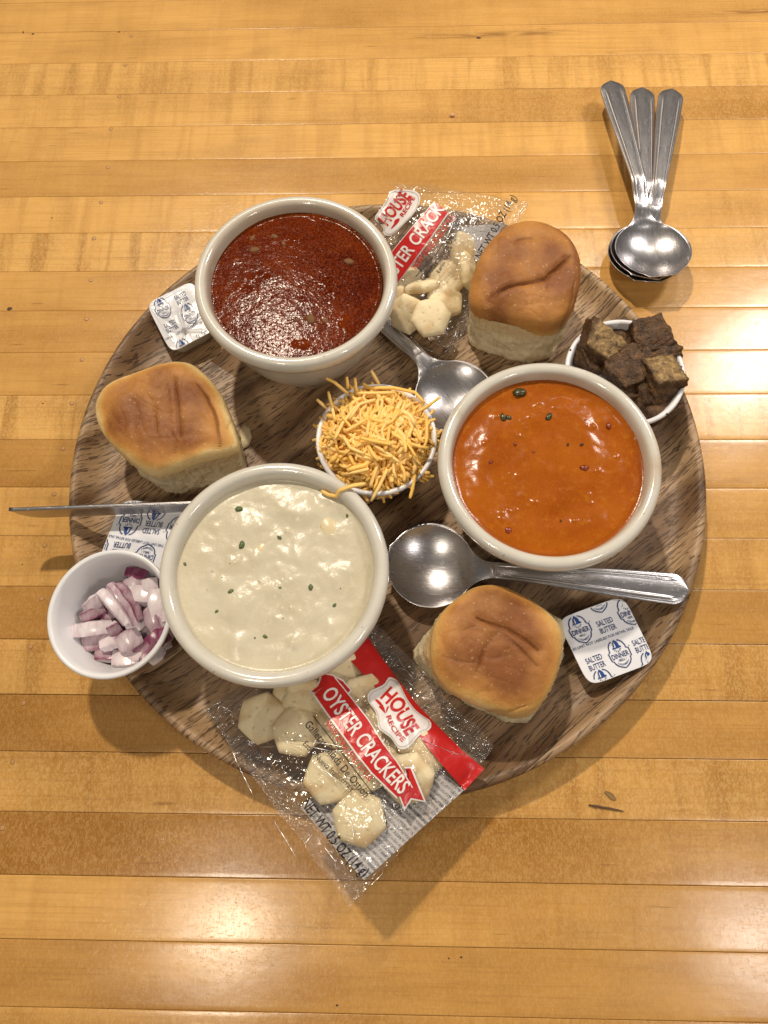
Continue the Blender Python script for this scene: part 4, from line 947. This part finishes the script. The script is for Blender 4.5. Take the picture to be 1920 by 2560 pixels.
def butter(K, TL, TR, BR, BL, zl, label, logos, salted, line, wr, seed):
    Z = zl; cor = [at(*K(*p), Z) for p in (BL, BR, TR, TL)]
    def lidz(u, v):
        h = .00035 * noise.fractal(Vector((u * 3 + seed, v * 3, seed)), 1.0, 2.0, 2)
        for (u0, v0, u1, v1, w, a) in wr:
            d, t = seg_d(Vector((u, v)), Vector((u0, v0)), Vector((u1, v1))); h += .8 * a * math.exp(-(d / w) ** 2) * (1 - .5 * t)
        return h
    def W(u, v, dz=0.0):
        p = cor[0] * (1 - u) * (1 - v) + cor[1] * u * (1 - v) + cor[2] * u * v + cor[3] * (1 - u) * v
        return Vector((p.x, p.y, Z + lidz(u, v) + dz))
    ctr = W(.5, .5); base = Vector((ctr.x, ctr.y, FLOOR)); root = thing('butter_pat', base, label, 'butter pat', 'foil topped butter pats')
    def rr(a, s_=1.0, n=5.5):
        c_, q = math.cos(a), math.sin(a); r = .5 / (abs(c_) ** n + abs(q) ** n) ** (1 / n); return .5 + r * c_ * s_, .5 + r * q * s_
    n = 180; vs = []
    for r in range(1, 61):
        for k in range(n): u, v = rr(2 * PI * k / n, r / 60, lerp(2.2, 7, (r / 60) ** .7)); vs.append(W(u, v))
    for k in range(n): u, v = rr(2 * PI * k / n, 1, 7); vs.append(W(u, v, -.0004))
    vs.append(W(.5, .5)); c_ = len(vs) - 1
    fs = grid_faces(61, n, True) + [(c_, k, (k + 1) % n) for k in range(n)]
    lid = mk('lid', vs, fs, FOIL, root, tuple(Vector((0, 0, 0))))
    vs = []
    for (s_, z) in ((.93, Z - .0012), (.93, Z - .0022), (.88, Z - .005), (.80, FLOOR + .0012), (.76, FLOOR + .0003)):
        for k in range(n):
            u, v = rr(2 * PI * k / n, s_, 5.5); p = W(u, v); vs.append(Vector((p.x, p.y, z)))
    mk('tub', vs, grid_faces(5, n, True) + [tuple(range(4 * n, 5 * n)), tuple(range(n))], TUB, root, (0, 0, 0))
    a0, a1, a2 = Vector(BL), Vector(BR), Vector(TL); ex, ey = a1 - a0, a2 - a0; det = ex.x * ey.y - ex.y * ey.x
    def uv(p): q = Vector(p) - a0; return Vector(((q.x * ey.y - q.y * ey.x) / det, (ex.x * q.y - ex.y * q.x) / det))
    def lay(geos, mat, name, dz):
        bm = bmesh.new()
        for (vv, ff) in geos:
            b = [bm.verts.new((x, y, 0)) for x, y in vv]
            for f in ff:
                try: bm.faces.new([b[i] for i in f])
                except ValueError: pass
        bmesh.ops.triangulate(bm, faces=bm.faces[:])
        for co, no in (((.012, 0, 0), (-1, 0, 0)), ((.988, 0, 0), (1, 0, 0)), ((0, .012, 0), (0, -1, 0)), ((0, .988, 0), (0, 1, 0))):
            bmesh.ops.bisect_plane(bm, geom=bm.verts[:] + bm.edges[:] + bm.faces[:], plane_co=co, plane_no=no, clear_outer=True)
        dl = [f for f in bm.faces if any((abs(v.co.x - .5) ** 7 + abs(v.co.y - .5) ** 7) > .493 ** 7 for v in f.verts)]
        bmesh.ops.delete(bm, geom=dl, context='FACES')
        bmesh.ops.subdivide_edges(bm, edges=[e for e in bm.edges if e.calc_length() > .03], cuts=3)
        bm.verts.index_update(); vs = [W(v.co.x, v.co.y, dz) for v in bm.verts]; fs = [tuple(v.index for v in f.verts) for f in bm.faces]; bm.free()
        mk(name, vs, fs, mat, lid, (0, 0, 0), smooth=False, normals=False)
    D, B, Wt = logo_parts(); d_all, b_all, w_all = [], [], []
    for p in logos:
        o = uv(p)
        for src, dst in ((D, d_all), (B, b_all), (Wt, w_all)):
            for (vv, ff) in src: dst.append(([(x * .86 + o.x, y * .86 + o.y) for x, y in vv], ff))
    for p in salted:
        o = uv(p)
        for body, y in (('SALTED', .016), ('BUTTER', -.088)):
            vv, ff = text_geo(body, .006); d_all.append(([(o.x - .118 + .236 * x, o.y + y + .076 * yy) for x, yy in vv], ff))
    p0, p1 = uv(line[0]), uv(line[1]); vv, ff = text_geo('THIS UNIT NOT LABELED FOR RETAIL SALE', .004)
    d_all.append(([(lerp(p0.x, p1.x, x), lerp(p0.y, p1.y, x) + .036 * yy) for x, yy in vv], ff))
    lay(d_all, P_DARK, 'lid_lettering', .00030); lay(b_all, P_BLUE, 'bell_print', .00040); lay(w_all, FOIL, 'bell_gleam', .00050)
    return root
butter(KS, (895, 557), (1240, 432), (1410, 775), (1065, 905), .0222, 'butter pat with a flat white lid beside the bottom right roll', [(1225, 743), (1020, 617), (1100, 455), (1272, 520), (1150, 895), (1395, 800), (975, 862)], [(1153, 588), (1097, 782), (1337, 687)], ((966, 730), (1296, 606)), ((0.05, .66, .6, .74, .05, .0005), (.15, .3, .35, .5, .06, -.0003)), 1.0)
KL = crop(360, 700, 200 / 1659); KM = crop(0, 1220, 520 / 1659)
butter(KL, (45, 500), (1007, 6), (1520, 1010), (560, 1510), .0222, 'butter pat with a crinkled shiny lid tucked against the red soup bowl', [(400, 615), (960, 730), (850, 1465), (175, 1130)], [(775, 378), (570, 975), (1232, 1195)], ((438, 1275), (1330, 835)),
       ((.42, .22, .50, .62, .030, .0014), (.42, .22, .16, .72, .028, .0009), (.42, .22, .10, .42, .03, .0008), (.42, .22, .86, .34, .04, .0011), (.42, .22, .70, .10, .025, .0007), (.05, .93, .75, .96, .02, .0006), (.06, .85, .14, .15, .025, .0005), (.42, .22, .30, .05, .02, .0006)), 5.0)
butter(KM, (1335, 690), (766, 627), (975, 88), (1545, 150), .0212, 'upside down butter pat under the knife between the onion cup and left roll', [], [], ((1300, 458), (870, 376)), ((.1, .85, .9, .92, .06, .0004),), 8.0) if False else \
butter(KM, (1335, 690), (766, 627), (975, 88), (1545, 150), .0212, 'butter pat lying upside down to the viewer beneath the knife blade', [(1045, 262), (1270, 147), (772, 465), (1150, 552), (1420, 322)], [(1217, 320), (962, 487), (838, 256), (1100, 82)], ((1310, 458), (870, 377)), ((.02, .22, .9, .30, .05, .0004),), 8.0)
# ------------------------------------------------------------ oyster crackers (shared mesh, separate things)
def cracker_mesh():
    n, m = 72, 14; vs, hl = [], []; HO = [(.42 * math.cos(R(60 * k + 30)), .42 * math.sin(R(60 * k + 30))) for k in range(6)]
    def hexr(a):
        a = (a + PI) % (PI / 3) - PI / 6; return .85 * (0.93 / math.cos(a)) * .97 + .15 * 1.0
    for sg in (1, -1):
        for i in range(m):
            f = (i + .02) / (m - 1 + .02)
            for k in range(n):
                a = 2 * PI * k / n; r = lerp(1.0, hexr(a), .4 + .6 * f) * math.sin(f * PI / 2) ** .75; x, y = r * math.cos(a), r * math.sin(a)
                z = .36 * max(0, math.cos(f * PI / 2)) ** .80 * sg; z += .025 * nz(x * 2.4 + 4, y * 2.4, sg)
                h = max(math.exp(-((x - hx) ** 2 + (y - hy) ** 2) / .0016) for hx, hy in HO); z -= sg * .05 * h
                vs.append(Vector((x, y, z)) * .0117); hl.append(h * .6)
    fs = grid_faces(m, n, True) + grid_faces(m, n, True, m * n)
    for k in range(n): fs.append(((m - 1) * n + k, (m - 1) * n + (k + 1) % n, (2 * m - 1) * n + (k + 1) % n, (2 * m - 1) * n + k))
    fs += [tuple(range(n)), tuple(range(m * n, m * n + n))]
    o = mk('oyster_cracker', vs, fs, CRACKER, None, (0, 0, 0), att={'hole': hl}); return o
CK = cracker_mesh(); ck_used = [False]
def cracker(px, K, z, rot, label, grp, sc=1.0, pk=None):
    o = CK if not ck_used[0] else CK.copy()
    if ck_used[0]: COL.objects.link(o)
    ck_used[0] = True
    if pk:
        off = z - .0215
        for _ in range(5):
            p = at(*K(*px), z); tl_ = min(1.0, math.hypot(rot[0], rot[1])); z = min(pk.bot(p.x, p.y) + max(off, .0045 + .0085 * tl_), pk.top(p.x, p.y) - .0040 - .0085 * tl_)
    o.location = at(*K(*px), z); o.rotation_euler = rot; o.scale = (sc, sc, sc * .95)
    return tag(o, label, 'cracker', grp)
# ------------------------------------------------------------ cracker packets
def m_crease():
    a = Mat('film_crease'); g = a.n('ShaderNodeBsdfGlossy', {'Color': (1, 1, 1, 1), 'Roughness': 0.22}).outputs[0]
    a.t.links.new(a.n('ShaderNodeMixShader', {0: 0.40, 1: a.n('ShaderNodeBsdfTransparent').outputs[0], 2: g}).outputs[0], a.out.inputs[0]); return a.m
CREASE = m_crease()
class Packet:
    def __init__(s, K, cor, zs, thick, label, seed, bumps=(), crimp=.10):
        s.K = K; s.P = [at(*K(*p), z) for p, z in zip(cor, zs)]; s.thick = thick; s.seed = seed; s.cr = crimp
        s.bumps = [(at(*K(x, y), zs[0] * .5 + zs[1] * .5), h, w) for (x, y, h, w) in bumps]
        c = sum(s.P, Vector()) / 4; s.root = thing('cracker_packet', (c.x, c.y, min(zs) - .001), label, 'snack packet', 'clear packets of oyster crackers')
    def q(s, a, b): return s.P[0] * (1 - a) * (1 - b) + s.P[1] * a * (1 - b) + s.P[2] * a * b + s.P[3] * (1 - a) * b
    def inv(s, x, y):
        a = b = .5
        for _ in range(7):
            p = s.q(a, b); da = (s.P[1] - s.P[0]) * (1 - b) + (s.P[2] - s.P[3]) * b; db = (s.P[3] - s.P[0]) * (1 - a) + (s.P[2] - s.P[1]) * a
            ex, ey = x - p.x, y - p.y; det = da.x * db.y - da.y * db.x
            a += (ex * db.y - ey * db.x) / det; b += (da.x * ey - da.y * ex) / det
        return a, b
    def pil(s, a, b):
        a = max(0, min(1, a)); bb = max(0, min(1, (b - s.cr) / (1 - 2 * s.cr)))
        return (math.sin(PI * a) ** .55) * (math.sin(PI * bb) ** .6)
    def top(s, x, y):
        a, b = s.inv(x, y); z = s.q(min(1.1, max(-.1, a)), min(1.1, max(-.1, b))).z; p = s.pil(a, b)
        h = s.thick * p
        for (c, hh, w) in s.bumps: h += hh * math.exp(-((x - c.x) ** 2 + (y - c.y) ** 2) / w ** 2)
        e = noise.fractal(Vector((x * 60 + s.seed, y * 60, s.seed)), 1.0, 2.0, 2)
        rg = (1 - abs(nz(x * 42 + s.seed * 2, y * 30 - x * 20, 3.0)) * 2.2); rg = max(0, rg) ** 5
        h += .0010 * e + .0005 * rg * sm(0, .25, p)
        edge = 1 - sm(0, .3, p); h += edge * .0012 * noise.fractal(Vector((x * 120, y * 120, s.seed + 5)), 1.0, 2.0, 2)
        return z + h + .0006
    def bot(s, x, y):
        a, b = s.inv(x, y); return s.q(min(1.1, max(-.1, a)), min(1.1, max(-.1, b))).z
    def place(s, dz, back=False):
        def f(u, v):
            z = s.P[0].z + s.thick * .7
            for _ in range(5):
                p = at(u, v, z); z = (s.bot(p.x, p.y) + .0003 if back else s.top(p.x, p.y)) + dz
            p = at(u, v, z); return p
        return f
    def fold(s, pts, w=.00022, dz=.0004):
        f = s.place(dz); P_ = [f(*s.K(*p)) for p in resample(pts, 14)]
        vs, fs = tube(P_, [w * (.15 + .85 * math.sin(PI * (i + .5) / 14) ** .6) * random.uniform(.5, 1.3) for i in range(14)], 6)
        mk('film_crease', vs, fs, CREASE, s.root, (0, 0, 0))
    def film(s, N=92, M=80):
        def sheet(name, mat, b0, b1, fz, m, par=s.root, N=N, jit=0.0):
            vs, uvs = [], []
            for i in range(N):
                for j in range(m):
                    a = i / (N - 1); b = lerp(b0, b1, j / (m - 1)); ja = .030 * noise.fractal(Vector((b * 4, s.seed, i > N / 2)), 1.0, 2.0, 2) * (1 if a in (0, 1) else 0)
                    p = s.q(a + ja, b + .022 * nz(a * 5, s.seed + (b > .5) * 5) * (1 if b in (0, 1) else 0)); vs.append(Vector((p.x, p.y, fz(p.x, p.y) + jit * random.uniform(-1, 1) * (.35 + .65 * (nz(a * 14, b * 9, s.seed) > 0))))); uvs.append((a, b))
            return mk(name, vs, grid_faces(N, m), mat, par, (0, 0, 0), uv=uvs, normals=False, smooth=not jit)
        sheet('front_film', FILM, s.cr, 1 - s.cr, s.top, M)
        sheet('back_film', FILM, s.cr, 1 - s.cr, lambda x, y: s.bot(x, y), 30)
        sheet('crimped_seal', CRIMP, 0.0, s.cr, s.top, 11, N=100, jit=.00034); sheet('crimped_seal', CRIMP, 1 - s.cr, 1.0, s.top, 11, N=100, jit=.00034)
P1 = Packet(K6, [(60, 450), (835, 1510), (1605, 650), (930, -60)], [.0218, .0420, .0260, .0135], .0190, 'clear red printed packet of oyster crackers hanging over the bottom tray edge', 3.0)
P1.film()
for pts in ([(490, 618), (620, 625), (740, 640), (850, 668)], [(500, 632), (610, 648), (720, 672), (860, 676)], [(165, 412), (260, 402), (390, 412)], [(150, 432), (220, 470), (250, 520)], [(510, 430), (560, 445)], [(690, 290), (650, 330)], [(370, 655), (440, 650)], [(640, 740), (720, 790), (830, 880), (850, 890)], [(810, 920), (812, 985)], [(1200, 600), (1280, 640), (1400, 690), (1520, 700)],
            [(845, 1040), (860, 1120), (865, 1160)], [(1000, 730), (1060, 760), (1100, 790)], [(1220, 880), (1290, 960), (1310, 1005)], [(1310, 1005), (1440, 860)], [(870, 290), (890, 330)], [(330, 920), (250, 760), (180, 600)], [(560, 1250), (500, 1150), (430, 1040)], [(620, 1060), (640, 1120), (590, 1180)], [(700, 1180), (760, 1260), (770, 1340)], [(1050, 1220), (1010, 1330), (940, 1400)], [(1090, 170), (1120, 220), (1180, 300)], [(1330, 520), (1400, 560), (1480, 590)], [(100, 440), (160, 410)], [(530, 330), (480, 400), (470, 440)]):
    P1.fold(pts)
rt = P1.root; pf = P1.place(.0002); pf1 = P1.place(.0004); pf2 = P1.place(.0006); pb = P1.place(0, True)
strip_print('back_panel', [(578, 975), (760, 1190), (915, 1362)], [(1040, 560), (1230, 700), (1445, 885)], K6, pb, PANEL, rt, 30, 30, True)
strip_print('red_band', [(930, 60), (1010, 180), (1100, 300), (1200, 430), (1300, 535), (1440, 675), (1555, 770)], [(790, 130), (870, 225), (950, 310), (1050, 410), (1180, 560), (1300, 715), (1450, 885)], K6, pf, P_RED, rt, 60, 12)
TE = [(755, 283), (845, 395), (935, 510), (1012, 635), (1090, 738), (1170, 872)]; BE = [(652, 372), (720, 470), (800, 580), (880, 690), (960, 790), (1095, 922)]
def widen(A, B, w):
    a, b = [], []
    for p, q in zip(A, B):
        d = (Vector(p) - Vector(q)).normalized() * w; a.append((p[0] + d.x, p[1] + d.y)); b.append((q[0] - d.x * 1.6, q[1] - d.y * 1.6))
    return a, b
poly_print('ribbon_tail', [(684, 258), (745, 268), (805, 298), (852, 352), (830, 378), (750, 283), (655, 372), (618, 364), (662, 330), (674, 305)], K6, pf, P_WHITE, rt, ctr=(735, 285))
poly_print('ribbon_tail', [(692, 266), (745, 275), (800, 304), (842, 352), (828, 368), (750, 290), (655, 366), (634, 359), (670, 330), (682, 305)], K6, pf1, P_RED, rt, ctr=(735, 292))
poly_print('ribbon_tail', [(1128, 760), (1168, 758), (1245, 948), (1168, 934), (1130, 990), (1100, 915), (1165, 862)], K6, pf, P_WHITE, rt, ctr=(1150, 900))
poly_print('ribbon_tail', [(1138, 768), (1162, 768), (1232, 938), (1164, 924), (1132, 975), (1108, 915), (1168, 862)], K6, pf1, P_RED, rt, ctr=(1155, 900))
w_ = widen(TE, BE, 6); strip_print('ribbon_border', w_[0], w_[1], K6, P1.place(.0005), P_WHITE, rt, 50, 12); strip_print('ribbon', TE, BE, K6, P1.place(.0008), P_RED, rt, 50, 12)
bl = [(lerp(b[0], a[0], .20), lerp(b[1], a[1], .20)) for a, b in zip(TE, BE)]; bl[0] = (bl[0][0] + 14, bl[0][1] + 18); bl[-1] = (bl[-1][0] - 2, bl[-1][1] - 4)
text_on('OYSTER CRACKERS', bl, 82, K6, P1.place(.0011), P_WHITE, rt, .018)
text_on('NEW ENGLAND STYLE', [(704, 532), (790, 642), (862, 742), (942, 838)], 44, K6, pf1, P_LRED, rt, .012)
text_on('Galletas Salada De Ostión', [(596, 537), (690, 646), (800, 790), (918, 925)], 42, K6, pf1, P_BLACK, rt, .008)
text_on('Estilo Nueva Inglaterra', [(588, 640), (680, 740), (760, 812), (834, 874)], 30, K6, pf1, P_BLACK, rt, .008)
text_on('NET WT 0.5 OZ (14 g)', [(578, 957), (700, 1120), (800, 1242), (908, 1348)], 58, K6, pf1, P_BLACK, rt, .012)
def line_print(pts, w, K, place, parent, mat, name='print_line', closed=False):
    rs = resample(pts, max(8, len(pts) * 8)) if not closed else pts
    vs, fs = stroke2d(rs, w, closed); return mk(name, [place(*K(*p)) for p in vs], fs, mat, parent, (0, 0, 0), smooth=False, normals=False)
line_print([(645, 488), (965, 905)], 5, K6, pf1, rt, P_BLACK)
line_print([(1085 + 20 * math.cos(k * PI / 10), 968 + 20 * math.sin(k * PI / 10)) for k in range(20)], 4, K6, pf1, rt, P_BLACK, 'kosher_mark', True)
text_on('U', [(1076, 972), (1090, 986)], 22, K6, pf1, P_BLACK, rt, .02); text_on('D', [(1094, 1002), (1106, 1014)], 18, K6, pf1, P_BLACK, rt, .02)
KQ = crop(820, 1640, 300 / 1659)
BADGE = [(850, 285), (945, 320), (1000, 400), (1050, 510), (1110, 620), (1200, 740), (1300, 820), (1430, 900), (1425, 1015), (1300, 1060), (1220, 1140), (1160, 1220), (1080, 1285), (985, 1290), (930, 1220), (870, 1130), (770, 1060), (690, 1000), (685, 860), (650, 750), (590, 680), (545, 610), (550, 530), (600, 470), (700, 430), (780, 390), (820, 320)]
def badge(pts, K, P, par, c, HB, hc, RB, rc, sw):
    poly_print('badge', pts, K, P.place(.0005), P_WHITE, par, 1, 12, c)
    q = rounded([Vector(p) for p in pts], k=1); cc = Vector(c); q = [cc.lerp(p, .93) for p in q]
    line_print([tuple(p) for p in q], sw * .28, K, P.place(.0007), par, P_GREY, 'badge_border', True)
    text_on('HOUSE', HB, hc, K, P.place(.0008), P_RED, par, .030); text_on('RECIPE', RB, rc, K, P.place(.0008), P_RED, par, .022)
badge(BADGE, KQ, P1, rt, (960, 800), [(722, 572), (812, 655), (905, 760), (972, 890), (1034, 1020), (1092, 1108)], 205, [(803, 835), (850, 960), (905, 1050), (975, 1135), (1030, 1190)], 66, 50)
for L_ in ([(645, 605), (670, 592), (715, 620), (775, 700), (797, 795), (785, 790), (755, 715), (690, 655)], [(695, 695), (720, 688), (765, 720), (790, 795), (745, 745)], [(845, 690), (828, 690), (805, 730), (797, 795), (818, 760)]):
    poly_print('badge_flourish', L_, KQ, P1.place(.0008), P_RED, rt, 1, 2)
G1 = 'crackers in the lower packet'
for px, z, rot, lab in (((375, 500), .0300, (.10, -.12, .35), 'pale hexagon cracker alone at the left end of the lower packet'), ((560, 570), .0285, (-.12, .20, .9), 'cracker right of the leftmost one in the lower packet, half under it'),
        ((735, 815), .0300, (.15, .1, .2), 'cracker under the small Spanish lettering of the lower packet'), ((890, 1035), .0305, (.12, -.1, .75), 'browned cracker lowest in the lower packet, on its grey panel'),
        ((610, 415), .0255, (.5, -.2, .1), 'tilted cracker edge near the white soup bowl in the lower packet'), ((560, 325), .0235, (.1, .15, .4), 'cracker in shade just under the rim of the white soup bowl'),
        ((790, 270), .0280, (-.05, .08, 1.1), 'cracker at the upper end of the red ribbon in the lower packet'), ((1215, 685), .0310, (.2, .2, .6), 'cracker between the white badge and the red band end'),
        ((1150, 820), .0285, (.3, -.1, .2), 'cracker at the lower end of the red ribbon'), ((790, 540), .0270, (.1, .3, .7), 'cracker beneath the start of the red ribbon lettering'),
        ((960, 560), .0285, (.15, -.25, .3), 'cracker between the ribbon and the white badge'), ((920, 760), .0265, (-.1, .1, .5), 'cracker beneath the middle of the red ribbon'),
        ((915, 400), .0250, (.4, .2, .3), 'cracker standing on edge between ribbon and red band'), ((1035, 705), .0270, (.1, .1, .9), 'cracker under the lower tip of the white badge')):
    cracker(px, K6, z, rot, lab, G1, 1.0, P1)
P2 = Packet(K2, [(640, 1245), (1165, 180), (250, 55), (-120, 640)], [.0125, .0330, .0340, .0200], .0185, 'crumpled clear packet of oyster crackers between the red soup bowl and top roll', 9.0, crimp=.08)
P2.film()
for pts in ([(640, 235), (690, 250), (800, 215)], [(430, 130), (450, 190)], [(700, 350), (860, 340), (990, 320)], [(1060, 330), (1100, 250), (1160, 190)], [(590, 450), (640, 330), (660, 250)], [(640, 1150), (600, 1210), (575, 1250)], [(330, 1090), (420, 1180), (520, 1220)], [(680, 1040), (650, 1120)], [(380, 500), (400, 560)], [(350, 690), (280, 740)], [(560, 620), (545, 720), (480, 800)], [(1050, 190), (1000, 240), (1010, 300)], [(510, 590), (540, 560)]):
    P2.fold(pts)
rt = P2.root; pf = P2.place(.0003); pf1 = P2.place(.0005); pb = P2.place(0, True)
strip_print('back_panel', [(745, 540), (840, 600)], [(695, 360), (1005, 318)], K2, pb, PANEL, rt, 24, 16, True)
TE = [(120, 690), (225, 520), (370, 345), (515, 180)]; BE = [(175, 870), (265, 730), (440, 490), (608, 250)]
w_ = widen(TE, BE, 5); strip_print('ribbon_border', w_[0], w_[1], K2, pf, P_WHITE, rt, 40, 10); strip_print('ribbon', TE, BE, K2, P2.place(.0006), P_RED, rt, 40, 10)
text_on('OYSTER CRACK', [(178, 800), (265, 668), (420, 455), (590, 225)], 84, K2, P2.place(.0009), P_WHITE, rt, .018)
text_on('NEW ENGLAND STYLE', [(388, 648), (470, 540), (580, 400), (662, 285)], 42, K2, pf1, P_LRED, rt, .012)
text_on('Galletas Salada De Ostión', [(440, 728), (545, 605), (640, 450), (690, 270)], 38, K2, pf1, P_BLACK, rt, .008)
text_on('Estilo Nueva Inglaterra', [(548, 672), (612, 560), (668, 410), (690, 330)], 25, K2, pf1, P_BLACK, rt, .008)
text_on('NET WT 0.5 OZ (14 g)', [(836, 575), (930, 420), (1010, 270), (1085, 150)], 50, K2, pf1, P_BLACK, rt, .012)
line_print([(384, 696), (520, 545), (620, 400)], 5, K2, pf1, rt, P_BLACK)
badge([(205, 95), (340, 92), (405, 112), (422, 165), (375, 260), (305, 330), (245, 390), (200, 418), (158, 398), (165, 360), (130, 322), (93, 292), (150, 220), (190, 155)], K2, P2, rt, (255, 240), [(188, 345), (240, 275), (295, 215), (352, 140)], 82, [(297, 284), (340, 220), (382, 150)], 28, 20)
for L_ in ([(205, 375), (240, 320), (280, 290), (262, 325)], [(240, 300), (280, 288), (255, 305), (232, 335)]): poly_print('badge_flourish', L_, K2, P2.place(.0008), P_RED, rt, 1, 2)
G2 = 'crackers in the upper packet'
for px, z, rot, lab in (((490, 980), .0290, (.35, -.05, .15), 'hexagon cracker with clear pinholes at the front of the upper packet'), ((325, 955), .0230, (.3, -.75, .4), 'cracker tilted on edge left of the front one in the upper packet'),
        ((585, 860), .0245, (.2, .25, .5), 'cracker behind the front one in the upper packet'), ((610, 700), .0250, (.1, -.1, .9), 'cracker in the middle of the upper packet heap'), ((430, 765), .0260, (-.9, .3, .5), 'cracker lying on edge under the Spanish lettering of the upper packet'),
        ((715, 520), .0275, (.4, .75, .2), 'upright browned cracker over the grey panel of the upper packet'), ((745, 660), .0250, (.3, 1.1, .3), 'cracker on edge against the top roll'), ((232, 850), .0190, (.2, -1.0, .2), 'cracker edge peeping out beside the red soup bowl'), ((345, 745), .0200, (.1, .2, .3), 'cracker in shade under the ribbon of the upper packet')):
    cracker(px, K2, z, rot, lab, G2, .93)
